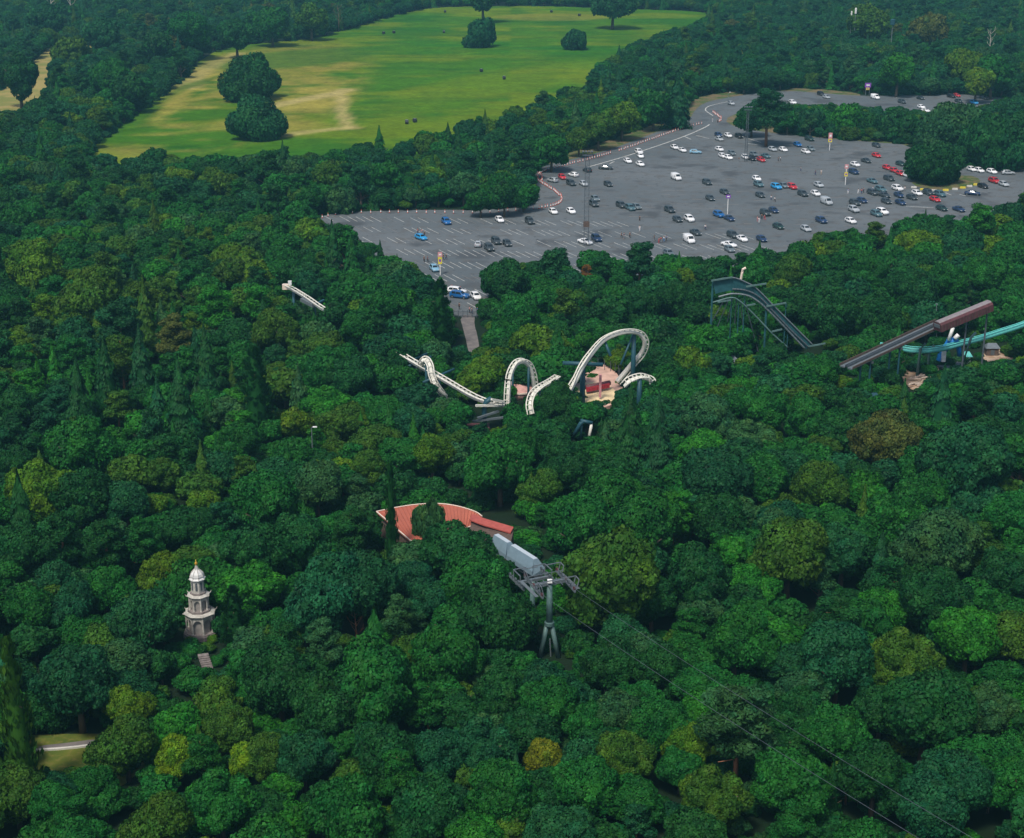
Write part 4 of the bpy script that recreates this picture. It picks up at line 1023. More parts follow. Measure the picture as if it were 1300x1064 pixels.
for t in ci:
    src = protos[t['k']]
    p = P(t['px'], t['py'], .045)
    rz = heading+math.radians(-t['ro'] if abs(t['ro']) < 90 else t['ro'])+cr.uniform(-.06, .06)
    # photographs show bodies a touch larger than the bays suggest
    if t['ro'] in (50, 60, 20): rz = heading+math.radians(t['ro'])
    jf = cr.uniform(.88, 1.05); jit = [x*jf for x in CARCOL[t['c']]]
    r = src.copy(); COL.objects.link(r); r.location = p; r.rotation_euler = (0, 0, rz); r.scale = (1.13, 1.13, 1.15)
    setp(r, t['label'], 'van' if t['k'] == 'v' else 'car', 'cars parked in the car park')
    for ch in kids(src):
        c = ch.copy(); COL.objects.link(c); c.parent = r
        if ch.name.startswith('body'): c.color = tuple(jit)+(1,)
for s_ in protos.values():
    for ch in list(kids(s_)): bpy.data.objects.remove(ch)
    bpy.data.objects.remove(s_)

# ------------------------------------------------------------------ traffic cones and bollards
def cone_proto():
    e = empty('traffic_cone', (0, 0, 0)); b = MB(); b.box((0, 0, .03), (.42, .42, .06)); b.build('base', M_TYRE, e)
    b = MB(); b.lathe((0, 0, .06), [(.17, 0), (.15, .2)], 12); b.lathe((0, 0, .06), [(.105, .62), (.04, .98)], 12); b.build('cone', M_CONE, e, False)
    b = MB(); b.lathe((0, 0, .06), [(.152, .2), (.106, .62)], 12); b.build('white_sleeve', M_WPL, e); snapshot(e); return e
cp = cone_proto()
def along(pix, spacing):
    g = [Vector((*q, 0)) for q in gpath(pix, 2)]; out = [g[0]]; acc = 0
    for a, b in zip(g, g[1:]):
        L = (b-a).length; d = spacing-acc
        while d <= L: out.append(a+(b-a)*(d/L)); d += spacing
        acc = L-(d-spacing)
    return out
CL = [([(402, 279), (420, 274), (432, 271.5), (467, 270.6), (520, 270.4), (570, 271), (620, 270.5), (660, 267), (684, 265)], 3.0, 'left end of the sparse row along the wood edge'),
      ([(684, 265), (700, 262.5), (712, 258), (714, 252), (706, 244), (694, 237), (684, 231), (681, 226), (684, 221), (694, 216.5)], 1.25, 'lower left start of the hooked row at the bend'),
      ([(694, 216.5), (720, 209.5), (748, 203), (775, 195)], 1.7, 'left end of the row along the dry verge'),
      ([(786, 192), (820, 180), (850, 169), (875, 161), (893, 157)], 2.1, 'left end of the row leading to the access road'),
      ([(905, 143), (912, 148), (917, 152), (913, 155)], 1.5, 'top of the short row at the road corner'),
      ([(687, 232), (689, 227), (686, 222)], 1.3, 'lower end of the inner row at the bend'),
      ([(573, 367), (583, 369), (593, 369.5)], 3.0, 'left of the few in front of the gate')]
for pix, sp, lab in CL:
    for n_, p in enumerate(along(pix, sp)):
        od = ORD[n_] if n_ < 20 else str(n_+1)+('st ' if n_ % 10 == 0 else 'nd ' if n_ % 10 == 1 else 'rd ' if n_ % 10 == 2 else 'th ')
        c = dup(cp, (p.x+cr.uniform(-.2, .2), p.y+cr.uniform(-.3, .3), .04), cr.uniform(0, 3), (1.15, 1.15, 1.15), 'traffic cone, '+(od or 'first ')+'from the '+lab, 'traffic cone', 'cones lining the car park edge')
for ch in list(kids(cp)): bpy.data.objects.remove(ch)
bpy.data.objects.remove(cp)
for i, p in enumerate(along([(1160, 239), (1178, 243), (1198, 243), (1218, 240.5), (1245, 234)], 4.2)):
    b = MB(); b.box((0, 0, .28), (1.9, .5, .56)); b.box((0, 0, .60), (1.7, .3, .10)); o = b.build('kerb_block', M_WKERB if i % 2 == 0 else M_YEL)
    o.location = (p.x, p.y, .04); setp(o, ('white' if i % 2 == 0 else 'yellow')+' kerb block, '+(ORD[i] or 'first ')+'from the left in the row below the big car park tree', 'kerb block', ('white' if i % 2 == 0 else 'yellow')+' kerb blocks under the car park tree')

# ------------------------------------------------------------------ signs, masts, lamp posts
def sign_post(px, py, h, panels, label, post=M_WPL, two=False):
    p = P(px, py, .04); e = empty('sign_post', p, label, 'sign', 'car park sign posts')
    for dx in ((-.9, .9) if two else (0,)):
        b = MB(); b.tube([p+Vector((dx, 0, 0)), p+Vector((dx, 0, h))], .13, 8); b.build('post', post, e)
    z = h
    for m, w_, hh in panels:
        b = MB(); b.box(p+Vector((0, -.18, z-hh/2)), (w_, .08, hh)); b.build('panel', m, e)
        b = MB(); b.box(p+Vector((0, -.235, z-hh/2)), (w_*.55, .02, hh*.35)); b.build('marking', M_WPL if m is not M_YEL else M_PURP, e)
        z -= hh+.08
sign_post(1053, 191, 7.0, [(M_PINK, 1.5, 2.3), (M_YEL, 1.5, 1.3)], 'white sign post with tall pink panel over yellow one, at the upper tree row')
sign_post(1073, 235, 7.4, [(M_PINK, 1.3, 1.5), (M_TRIM, .3, 1.1), (M_YEL, 1.1, 1.5)], 'white sign post with small pink panel and separate yellow one, centre of the right lot')
sign_post(923.5, 272, 6.4, [(M_PURP, 1.5, 1.1)], 'white sign post with one purple panel beside the two blue cars')
sign_post(559, 349, 6.5, [(M_PINK, 1.2, 1.3), (M_YEL, 1.1, 2.0)], 'sign post with pale pink and yellow panels, lower left of the car park')
sign_post(1101, 121, 6.0, [(M_PURP, 3.0, 2.2), (M_YEL, 1.6, 1.1)], 'purple sign with yellow panel on two posts beside the upper road', M_GREY, True)
sign_post(1228, 118, 4.5, [(M_RED, 1.0, 1.6)], 'small red sign post at the upper right end of the car park', M_GREY)
def mast(px, py, h, label, wd=1.0, band=None):
    p = P(px, py, .04); e = empty('lattice_mast', p, label, 'mast', 'floodlight masts')
    cs = [Vector((a*wd/2, b*wd/2, 0)) for a, b in ((-1, -1), (1, -1), (1, 1), (-1, 1))]
    for c in cs:
        b = MB(); b.tube([p+c, p+c*.8+Vector((0, 0, h))], .06, 5); b.build('leg', M_DGREY, e)
    n = int(h/1.6); b = MB()
    for i in range(n):
        z0 = h*i/n; z1 = h*(i+1)/n
        for k in range(4):
            a = cs[k]; c = cs[(k+1) % 4]
            b.tube([p+a*(1-.2*z0/h)+Vector((0, 0, z0)), p+c*(1-.2*z1/h)+Vector((0, 0, z1))], .025, 4)
            b.tube([p+a*(1-.2*z0/h)+Vector((0, 0, z0)), p+c*(1-.2*z0/h)+Vector((0, 0, z0))], .025, 4)
    b.build('bracing', M_DGREY, e)
    b = MB(); b.box(p+Vector((0, 0, h+.05)), (2.8, 1.2, .1)); b.bar(p+Vector((-1.5, 0, h+.9)), p+Vector((1.5, 0, h+.9)), .1); b.bar(p+Vector((-1.4, 0, h)), p+Vector((-1.4, 0, h+1)), .1); b.bar(p+Vector((1.4, 0, h)), p+Vector((1.4, 0, h+1)), .1); b.build('head_frame', M_DGREY, e)
    for x in (-1.3, -.45, .45, 1.3):
        b = MB(); b.box(p+Vector((x, -.3, h+1.1)), (.6, .35, .5), rot=Matrix.Rotation(.5, 3, 'X')); b.build('floodlight', M_GREY, e)
    if band:
        b = MB(); b.box(p+Vector((0, 0, band)), (wd*1.25, wd*1.25, 1.5)); b.build('red_band', M_BRICK, e)
mast(744, 312, 27.0, 'tall grey lattice floodlight mast with rust band standing by the lower trees', 1.4, 6.6)
mast(946.5, 205, 19.5, 'slim grey lattice floodlight mast among the cars in front of the tree island', .9)
def lamp(px, py, h, label, m=M_PALE):
    p = P(px, py, 0); e = empty('lamp_post', p, label, 'lamp post', 'lamp posts')
    b = MB(); b.tube([p, p+Vector((0, 0, h))], .1, 7, radii=[.14, .08]); b.tube([p+Vector((0, 0, h)), p+Vector((.5, -.4, h+.25))], .05, 5); b.build('pole', m, e)
    b = MB(); b.box(p+Vector((.7, -.5, h+.28)), (.8, .35, .16)); b.build('lamp_head', M_WPL, e)
lamp(629, 262, 10, 'grey lamp post in front of the dark trees left of the cone bend')
lamp(924, 134, 6, 'lamp post at the corner of the upper access road', M_GREY)
lamp(398, 600, 9, 'thin pale lamp post beside the small brown roof in the wood', M_GREY)
# two white mobile-phone masts and a dark column in the far wood
def antenna(px, py, h, m, label, wd=.5):
    p = P(px, py, 0); e = empty('antenna_mast', p, label, 'mast', 'antenna masts in the far wood')
    b = MB(); b.tube([p, p+Vector((0, 0, h-3))], .25, 8, radii=[.3, .2]); b.build('pole', M_GREY, e)
    b = MB(); b.lathe(p+Vector((0, 0, h-3)), [(wd*.6, 0), (wd, .3), (wd, 3.2), (wd*.5, 3.6)], 10); b.build('antenna_shroud', m, e)
antenna(1078, 62, 22, M_WPL, 'thin white antenna, left of the pair in the far wood', .45)
antenna(1083, 64, 24.5, M_WPL, 'taller white antenna, right of the pair in the far wood', .6)
antenna(1130, 72, 21, M_TEAL, 'dark teal antenna column rising from the far wood', 1.4)

# ------------------------------------------------------------------ bales in the meadow
def bale(px, py, label, rz=.3):
    p = P(px, py, .02); e = empty('hay_bale', p, label, 'bale', 'wrapped bales in the meadow')
    b = MB(); n = 18; R = .95; L = 1.5
    c, s_ = math.cos(rz), math.sin(rz); vs = []; fs = []
    for xx, r_ in ((-L*.5, R*.86), (-L*.44, R), (L*.44, R), (L*.5, R*.86)):
        for k in range(n):
            a = 2*PI*k/n; yy = r_*math.cos(a); vs.append(p+Vector((xx*c-yy*s_, xx*s_+yy*c, R*.97+r_*math.sin(a))))
    for i in range(3):
        for k in range(n): fs.append((i*n+k, i*n+(k+1) % n, (i+1)*n+(k+1) % n, (i+1)*n+k))
    fs.append(tuple(range(n))); fs.append(tuple(range(3*n, 4*n))); b.add(vs, fs); b.build('wrap', M_BALE, e, False)
    b = MB(); b.box(p+Vector((0, 0, R*1.97)), (1.1, .7, .03), rz); b.build('wrap_tail', M_BALET, e)
for px, py, lb in ((565, 16, 'black bale nearest the top edge of the meadow, left of the oaks'), (563.5, 42, 'black bale left of the cone-shaped meadow oak'), (487, 43.5, 'left one of two black bales near the bare tree'),
                   (500, 42.5, 'right one of two black bales near the bare tree'), (611, 91.5, 'left one of two black bales in the meadow centre'), (640, 101, 'right one of two black bales in the meadow centre'),
                   (516.5, 157.5, 'left one of two black bales at the lower meadow edge'), (526.6, 155.5, 'right one of two black bales at the lower meadow edge'), (700, 16, 'black bale at the far meadow edge between two oaks'), (735.5, 20.5, 'black bale just left of the oak at the top right of the meadow')):
    bale(px, py, lb, cr.uniform(0, 1))
def skin_obj(name, verts, edges, radii, m, root=0, sub=1):
    me = bpy.data.meshes.new(name); me.from_pydata(verts, edges, []); o = bpy.data.objects.new(name, me); COL.objects.link(o)
    md = o.modifiers.new('s', 'SKIN')
    for i, r in enumerate(radii): me.skin_vertices[0].data[i].radius = (r, r) if not isinstance(r, tuple) else r
    me.skin_vertices[0].data[root].use_root = True
    sb = o.modifiers.new('d', 'SUBSURF'); sb.levels = sub; sb.render_levels = sub
    dg = bpy.context.evaluated_depsgraph_get(); dg.update()
    nm = bpy.data.meshes.new_from_object(o.evaluated_get(dg)); nm.materials.clear(); nm.materials.append(m)
    bpy.data.objects.remove(o); o = bpy.data.objects.new(name, nm); COL.objects.link(o); return o
def person_proto(walk):
    e = empty('person', (0, 0, 0)); k = .18 if walk else .06
    V = [(0, 0, .95), (0, 0, 1.2), (0, 0, 1.42), (0, 0, 1.52), (.01, 0, 1.66), (.02, 0, 1.74),
         (0, .1, .90), (k, .1, .50), (k*1.2-.05, .1, .07), (k*1.2+.12, .11, .04),
         (0, -.1, .90), (-k, -.1, .50), (-k*1.8, -.1, .09), (-k*1.8+.17, -.11, .04),
         (0, .19, 1.40), (-k*.6, .25, 1.12), (k*.2+.05, .25, .86), (k*.2+.08, .25, .78),
         (0, -.19, 1.40), (k*.6, -.25, 1.12), (k*.8+.08, -.25, .88), (k*.8+.12, -.25, .80)]
    E = [(0, 1), (1, 2), (2, 3), (3, 4), (4, 5), (0, 6), (6, 7), (7, 8), (8, 9), (0, 10), (10, 11), (11, 12), (12, 13), (2, 14), (14, 15), (15, 16), (16, 17), (2, 18), (18, 19), (19, 20), (20, 21)]
    Rr = [(.15, .11), (.14, .10), (.15, .10), .055, .09, .075, .09, .065, .045, .035, .09, .065, .045, .035, .055, .042, .032, .03, .055, .042, .032, .03]
    o = skin_obj('body', V, E, Rr, M_SKIN); o.parent = e
    sh = [0, 1, 2, 14, 15, 18, 19]; rm = {a: i for i, a in enumerate(sh)}
    o = skin_obj('shirt', [V[i] for i in sh], [(rm[a], rm[b]) for a, b in E if a in rm and b in rm], [(.175, .135), (.165, .125), (.175, .125), .075, .06, .075, .06], M_CLOTH); o.parent = e
    tr_ = [0, 6, 7, 8, 10, 11, 12]; rm = {a: i for i, a in enumerate(tr_)}
    o = skin_obj('trousers', [V[i] for i in tr_], [(rm[a], rm[b]) for a, b in E if a in rm and b in rm], [(.17, .13), .11, .085, .065, .11, .085, .065], M_CLOTH); o.parent = e
    b = MB(); b.lathe((-.02, 0, 1.62), [(.085, 0), (.11, .06), (.105, .13), (.06, .18), (.01, .195)], 12); b.build('hair', M_HAIR, e, True)
    snapshot(e); return e
pp = {0: person_proto(False), 1: person_proto(True)}
PC = {'black': (.02, .02, .025), 'white': (.75, .76, .78), 'red': (.5, .03, .04), 'navy': (.02, .04, .12), 'grey': (.2, .22, .24), 'pink': (.55, .25, .28), 'blue': (.05, .2, .45), 'beige': (.45, .36, .27)}
PEOPLE = [(538.5, 333, 'black', 'black', 0, 'person all in dark clothes, left of the pair by the lower left sign'), (543, 333, 'navy', 'black', 1, 'person in navy top, right one of the pair nearest the left wood'),
 (563, 330, 'black', 'black', 0, 'person in black standing just right of the lower left sign post'), (566.5, 330, 'black', 'navy', 1, 'person in black and navy, farther right of the lower left sign post'),
 (530.5, 297, 'red', 'navy', 0, 'person in a red top standing behind the bright blue car'), (535.5, 298, 'pink', 'grey', 0, 'person in a pink top behind the bright blue car'), (539, 300.5, 'black', 'black', 0, 'person in black beside the bright blue car'),
 (583, 393, 'black', 'black', 0, 'person in black standing alone left of the gate'), (596, 397.5, 'pink', 'black', 0, 'person in a pink top at the entrance gate'), (599, 399, 'grey', 'navy', 1, 'person in grey walking at the entrance gate'),
 (606, 398, 'blue', 'navy', 0, 'person in a blue top right of the entrance gate'), (789, 302, 'black', 'black', 1, 'person in black walking, left of the two near the lower pine'), (792, 303, 'navy', 'grey', 0, 'person in a navy top, right of the two near the lower pine'),
 (799.5, 302, 'black', 'black', 0, 'person in black standing alone above the lower pine'), (812, 293.5, 'white', 'white', 0, 'person all in white above the lower pine'), (830.5, 306, 'black', 'grey', 0, 'person in a black top left of the red pair'),
 (836.5, 309, 'red', 'red', 0, 'person in red left of the two right of the pine'), (839, 308, 'red', 'grey', 1, 'person in a red top and grey trousers right of the pine'), (843, 307, 'white', 'blue', 0, 'person in white top and blue trousers right of the pine'),
 (846, 306, 'blue', 'black', 0, 'person in a blue top right of the one in white'), (812, 281, 'black', 'black', 0, 'person in black alone on empty asphalt above the pine'),
 (895.5, 292, 'white', 'navy', 1, 'person in a white top beside the dark saloon near the lower van'), (961.5, 281.5, 'pink', 'pink', 0, 'person in pink left of the group by the two dark cars'), (963.5, 283, 'white', 'white', 0, 'person in white in the group by the two dark cars'),
 (967, 278.5, 'black', 'black', 0, 'person in black in the group by the two dark cars'), (970.5, 279.5, 'red', 'red', 1, 'person in red in the group by the two dark cars'), (979, 254.5, 'white', 'navy', 0, 'person in white top and navy trousers, left of a white pair'),
 (983.5, 256.5, 'white', 'black', 1, 'person in white top and black trousers, in front of a white pair'), (1016.5, 217.5, 'grey', 'navy', 0, 'person in a grey top walking alone below the pink sign post'), (1035, 222.5, 'navy', 'navy', 0, 'person in dark clothes, left of two on empty asphalt'),
 (1042.5, 221.5, 'white', 'beige', 0, 'person in a white top, right of two on empty asphalt'), (1076.5, 246, 'blue', 'white', 0, 'person in a blue top below the yellow and pink sign'), (1089.5, 246, 'white', 'white', 1, 'person in white among three below the central sign'),
 (1093.5, 246, 'red', 'navy', 0, 'person in a red top among three below the central sign'), (1096, 245, 'navy', 'black', 0, 'person in navy among three below the central sign'), (938, 205.5, 'black', 'grey', 0, 'person in a black top left of the far mast'),
 (988, 205, 'black', 'black', 0, 'person in black, left of a pair right of the red car'), (990.5, 204.5, 'white', 'black', 0, 'person in a white top, right of a pair right of the red car'), (911, 156.5, 'black', 'black', 0, 'person in black at the access road corner'),
 (904.5, 155, 'white', 'white', 0, 'person in white at the access road corner'), (1148.5, 243, 'white', 'grey', 0, 'person in a white top behind the tall white car'), (1108, 243, 'white', 'white', 0, 'person in white behind the dark family cars')]
for px, py, a, b_, wk, lb in PEOPLE:
    src = pp[wk]; r = src.copy(); COL.objects.link(r); r.location = P(px, py, .045); r.rotation_euler = (0, 0, cr.uniform(0, 6.28)); r.scale = (1.05,)*3
    setp(r, lb, 'person', 'people in the car park')
    for ch in kids(src):
        c = ch.copy(); COL.objects.link(c); c.parent = r
        if ch.name.startswith('shirt'): c.color = PC[a]+(1,)
        if ch.name.startswith('trousers'): c.color = PC[b_]+(1,)
for s_ in pp.values():
    for ch in list(kids(s_)): bpy.data.objects.remove(ch)
    bpy.data.objects.remove(s_)

# ------------------------------------------------------------------ entrance gate
p0 = P(576, 403, .04); p1 = P(611, 403, .04); e = empty('entrance_gate', (p0+p1)/2, 'grey metal bar gate across the path below the car park', 'gate')
n = 6
for i in range(n+1):
    q = p0.lerp(p1, i/n); b = MB(); b.box(q+Vector((0, 0, .95)), (.14, .14, 1.9)); b.build('post', M_DGREY, e)
b = MB()
for z in (.5, 1.5): b.bar(p0+Vector((0, .1, z)), p1+Vector((0, .1, z)), .07)
for i in range(34): q = p0.lerp(p1, i/34); b.bar(q+Vector((0, .2, .2)), q+Vector((0, .2, 1.6)), .04)
b.build('bars', M_DGREY, e)

# ------------------------------------------------------------------ roller coaster tracks
def catmull(pts, n=10):
    out = []; pts = [Vector(p) for p in pts]
    for i in range(len(pts)-1):
        a = pts[max(i-1, 0)]; b = pts[i]; c = pts[i+1]; d = pts[min(i+2, len(pts)-1)]
        for k in range(n):
            t = k/n; out.append(.5*((2*b)+(c-a)*t+(2*a-5*b+4*c-d)*t*t+(-a+3*b-3*c+d)*t**3))
    out.append(pts[-1]); return out
def track(e, pts, side, m, gauge=1.3, spine=.32, tie=1.2, railr=.14, box=False, n=10, spine_down=None):
    """side: function(i, tangent, point)->unit vector across the track"""
    c = catmull(pts, n); L = []; R = []; SP = []; tb = MB(); acc = 0
    for i, p in enumerate(c):
        t = (c[min(i+1, len(c)-1)]-c[max(i-1, 0)]).normalized(); s_ = side(i/len(c), t, p).normalized(); dn = t.cross(s_).normalized()
        if spine_down is not None:
            if dn.dot(spine_down(p)) < 0: dn = -dn
        elif dn.z > 0: dn = -dn
        L.append(p+s_*gauge/2); R.append(p-s_*gauge/2); SP.append(p+dn*.55)
        if i: acc += (p-c[i-1]).length
        if acc >= tie:
            acc = 0; tb.bar(L[-1], SP[-1], .12); tb.bar(R[-1], SP[-1], .12); tb.bar(L[-1], R[-1], .10)
    for X in (L, R):
        b = MB(); b.tube(X, railr, 6); b.build('rail', m, e, True)
    tb.tube(SP, spine, 8); tb.build('spine_with_ties', m, e)
    return c
def support(e, top, m, foot=None, r=.28, arm=None):
    b = MB(); f_ = Vector((top.x, top.y, 0)) if foot is None else foot
    b.tube([f_, top], r, 8, radii=[r*1.15, r]); 
    if arm is not None: b.tube([top-arm, top+arm], r*.8, 8)
    b.build('support', m, e, True)
Yc = Y_COAST
A = lambda px, py, dy=0.0: PY(px, py, Yc+dy)
horiz = lambda i, t, p: t.cross(Vector((0, 0, 1)))
e = empty('coaster_track', (A(550, 500).x, Yc, 0), 'long straight white coaster track sloping down to the right behind the trees', 'coaster track')
def G3(px, py, z): return P(px, py, z)
track(e, [G3(498, 441, 8.5), G3(520, 455, 7.8), G3(560, 478, 6.8), G3(600, 501, 6.0), G3(625, 510, 5.2), G3(640, 511, 4.6)], horiz, M_WHITE, 1.3, .40, n=8)
for px, py, z in ((523, 457, 7.6), (528, 461, 7.5), (557, 477, 6.8)):
    p = G3(px, py, z-.9); support(e, p, M_TEAL, r=.35, arm=Vector((3.2, 2.4, .7)))
e = empty('coaster_track', (G3(545, 480, 0).x, G3(545, 505, 0).y, 0), 'white twisting drop track crossing in front of the straight coaster track', 'coaster track')
Yt = YD(548, 512)
tw = [PY(532, 468, Yt+6), PY(535, 460, Yt+3), PY(541, 456, Yt), PY(546, 464, Yt-2), PY(548, 476, Yt-3), PY(553, 488, Yt-3), PY(562, 500, Yt-2), PY(574, 510, Yt+1), PY(590, 516, Yt+3)]
track(e, tw, lambda i, t, p: t.cross(Vector((.5-1.2*i, -1, .2+i))), M_WHITE, 1.25, .42, n=8, box=False)
support(e, PY(541, 458, Yt+.8), M_TEAL, r=.3); support(e, PY(558, 496, Yt-1), M_TEAL, r=.28)
# small loop
e = empty('coaster_loop', (A(662, 500).x, Yc, 0), 'small upright white coaster loop left of the pale ride floor', 'coaster track')
lp = [PY(643, 516, Yc-4), PY(643.5, 498, Yc-3.5), PY(646, 476, Yc-2.5), PY(653, 461, Yc-1.2), PY(662, 456, Yc), PY(671, 459, Yc+1.2), PY(677, 470, Yc+2.2), PY(680, 486, Yc+3), PY(681, 500, Yc+3.5), PY(682, 512, Yc+4)]
cl = PY(662, 490, Yc)
track(e, lp, lambda i, t, p: t.cross((p-cl).normalized()), M_WHITE, 1.3, .48, n=8, tie=.9, spine_down=lambda p: cl-p)
support(e, PY(671, 462, Yc+1), M_TEAL, r=.25); support(e, PY(651, 470, Yc+6), M_TEAL, r=.22)
e = empty('coaster_track', (A(690, 500).x, Yc-8, 0), 'white curved track climbing right from the foot of the small loop', 'coaster track')
rp = [PY(674, 526, Yc-9.5), PY(672, 516, Yc-9), PY(673, 507, Yc-8), PY(677, 498, Yc-7), PY(686, 490, Yc-5), PY(697, 484, Yc-2), PY(708, 477, Yc+1)]
track(e, rp, lambda i, t, p: t.cross(Vector((-.4, -.75, .45))), M_WHITE, 1.4, .46, n=8, tie=.9)
support(e, PY(686, 492, Yc-5), M_TEAL, r=.25)
# tall inclined loop
e = empty('coaster_loop', (A(780, 480).x, Yc+4, 0), 'tall inclined white coaster loop with teal supports behind the yellow-green tree', 'coaster track')
lp = [PY(714, 506, Yc-5), PY(722, 494, Yc-4), PY(728, 482, Yc-3), PY(736, 466, Yc-1), PY(748, 448, Yc+1), PY(764, 430, Yc+4), PY(782, 421, Yc+6), PY(800, 418, Yc+8), PY(814, 422, Yc+10), PY(820.5, 434, Yc+11), PY(816, 448, Yc+12), PY(806, 460, Yc+12), PY(796, 472, Yc+12), PY(784, 486, Yc+11)]
cl2 = PY(782, 455, Yc+4)
track(e, lp, lambda i, t, p: t.cross((p-cl2).normalized()), M_WHITE, 1.35, .48, n=8, tie=1.0, spine_down=lambda p: cl2-p)
support(e, PY(805, 421, Yc+9.5), M_TEAL, r=.5); support(e, PY(804, 424, Yc+9.5), M_TEAL, foot=PY(788, 463, Yc+6), r=.22)
support(e, PY(740, 462, Yc+.5), M_TEAL, r=.55, arm=Vector((4.2, 0, -.2))); support(e, PY(767, 431, Yc+5), M_TEAL, foot=PY(775, 452, Yc+3), r=.3)
e = empty('coaster_track', (A(808, 490).x, Yc-4, 0), 'short arched white track hump right of the pale ride floor', 'coaster track')
hp = [PY(791, 489, Yc-6), PY(797, 483, Yc-6), PY(808, 478, Yc-5), PY(818, 477, Yc-4), PY(826, 480, Yc-3), PY(829, 486, Yc-3)]
track(e, hp, lambda i, t, p: t.cross(Vector((0, -.35, 1))), M_WHITE, 1.6, .46, n=7, tie=.9)
support(e, PY(812, 480, Yc-5), M_TEAL, r=.5)
# lower tracks on a frame
e = empty('stacked_track', (P(618, 545, 0).x, P(618, 545, 0).y, 0), 'stacked white track beams on a thick teal column below the watery gap', 'coaster track')
e['label'] = 'stacked white track beams on a thick bent teal column, below the straight coaster track'
Yf = YD(618, 545)
for (a, b_) in (((604, 515), (632, 515)), ((624, 507), (640, 510)), ((606, 531), (633, 522)), ((600, 535), (640, 530))):
    q = MB(); q.bar(PY(*a, Yf), PY(*b_, Yf+2), .45, .4); q.bar(PY(a[0], a[1], Yf-1.4), PY(b_[0], b_[1], Yf+.6), .45, .4); q.build('track_beam', M_WHITE if a[1] < 525 else M_GREY, e)
q = MB(); q.tube([PY(615, 548, Yf), PY(615, 516, Yf), PY(617, 510, Yf), PY(624, 506, Yf)], .55, 9); q.build('column', M_TEAL, e, True)
q = MB(); q.box(PY(607, 545, Yf+1)-Vector((0, 0, .6)), (4.6, 3, 2.8)); q.build('cabin', M_MAROON, e)
e = empty('track_gantry', (P(745, 562, 0).x, P(745, 562, 0).y, 0), 'teal and white angled support frame standing in the gap below the tall loop', 'coaster support')
Yg = YD(745, 562)
q = MB(); q.tube([PY(729, 552, Yg), PY(737, 538, Yg), PY(741, 534, Yg)], .42, 8); q.tube([PY(737, 534, Yg), PY(752, 537, Yg)], .38, 8); q.build('beam', M_TEAL, e, True)
q = MB(); q.tube([PY(751, 538, Yg), PY(747, 560, Yg)], .30, 8); q.build('leg', M_WHITE, e, True)
q = MB(); q.tube([PY(738, 538, Yg), Vector((PY(738, 538, Yg).x, Yg+1, 0))], .25, 8); q.build('leg', M_TEAL, e, True)
# ride floor with railings
e = empty('ride_floor', P(752, 498, 0), 'pale pink round ride floor with railings and a maroon gondola beam below the tall loop', 'ride platform')
pc = P(753, 494, 0)
fl = []
for k in range(28):
    a = 2*PI*k/28; fl.append(pc+Vector((6.3*math.cos(a), 16*math.sin(a), 1.2)))
q = MB(); q.slab(fl, 1.3); q.build('floor', mat('pink_floor', (.60, .38, .30), .8, var=.25, scale=.5), e)
q = MB(); fl2 = [pc+Vector((4.6*math.cos(a), -6.5+7.5*math.sin(a), 1.23)) for a in [2*PI*k/20 for k in range(20)]]; q.slab(fl2, .02); q.build('sand_inset', mat('cream_floor', (.78, .62, .36), .8, var=.25, scale=.5), e)
for k in range(13):
    a = PI*(k/12); b_ = pc+Vector((6.0*math.cos(a), 14*math.sin(a)*.5+4, 1.2)); q = MB(); q.tube([b_, b_+Vector((0, 0, 2.4))], .07, 5); q.build('railing_post', M_DGREY, e)
q = MB(); q.tube([P(744, 492, 2.6), P(774, 486, 2.6)], .55, 10); q.build('gondola_beam', M_MAROON, e, True)
q = MB()
for k in range(9): q.box(P(746+k*3.2, 492.5-k*.6, 2.3)-Vector((0, .9, 0)), (.7, .6, 1.0))
q.build('seats', mat('red_seat', (.42, .03, .05), .5), e)
q = MB(); q.box(P(762, 490, 4.2), (.5, .5, 5)); q.build('drive_arm', M_PINK, e)
e = empty('ride_dome', P(660, 505, 0), 'low pink dome seen through the small white loop', 'ride roof')
pd = P(660, 502, 0); q = MB(); q.lathe(pd, [(3.4, 0), (3.4, 1.6), (2.9, 2.4), (1.8, 3.0), (.2, 3.3)], 20); q.build('dome', mat('pink_dome', (.58, .32, .28), .7, var=.15), e, True)
q = MB(); q.lathe(pd, [(3.65, 1.35), (3.65, 1.65)], 20); q.build('rim', M_TRIM, e)

# far lift track at left
e = empty('coaster_track', (P(385, 395, 0)), 'short white lift track with a walkway poking out of the left wood', 'coaster track')
track(e, [P(361, 361, 13), P(372, 366, 13), P(390, 377, 13), P(403, 386, 12.5), P(411, 391, 12)], horiz, M_WHITE, 1.0, .30, n=7)
q = MB(); q.bar(P(384, 380, 12.2), P(399, 388, 11.8), 1.2, .8); q.build('walkway', M_GREY, e)
q = MB(); q.tube([P(401, 386, 12), P(411, 381, 12.4)], .3, 6); q.build('cross_arm', M_TEAL, e)
for a in ((372, 366, 12.3), (399, 385, 11.8)): support(e, P(*a), M_TEAL, r=.3)
q = MB(); q.box(P(363, 364, 12.6), (1.6, 1.3, 1.2)); q.build('motor_house', M_TRIM, e)
q = MB(); q.box(P(368, 359, 14.5), (.8, .6, .9)); q.tube([P(368, 359, 14.3), P(368, 362, 12.6)], .08, 5); q.build('lamp', M_WPL, e)

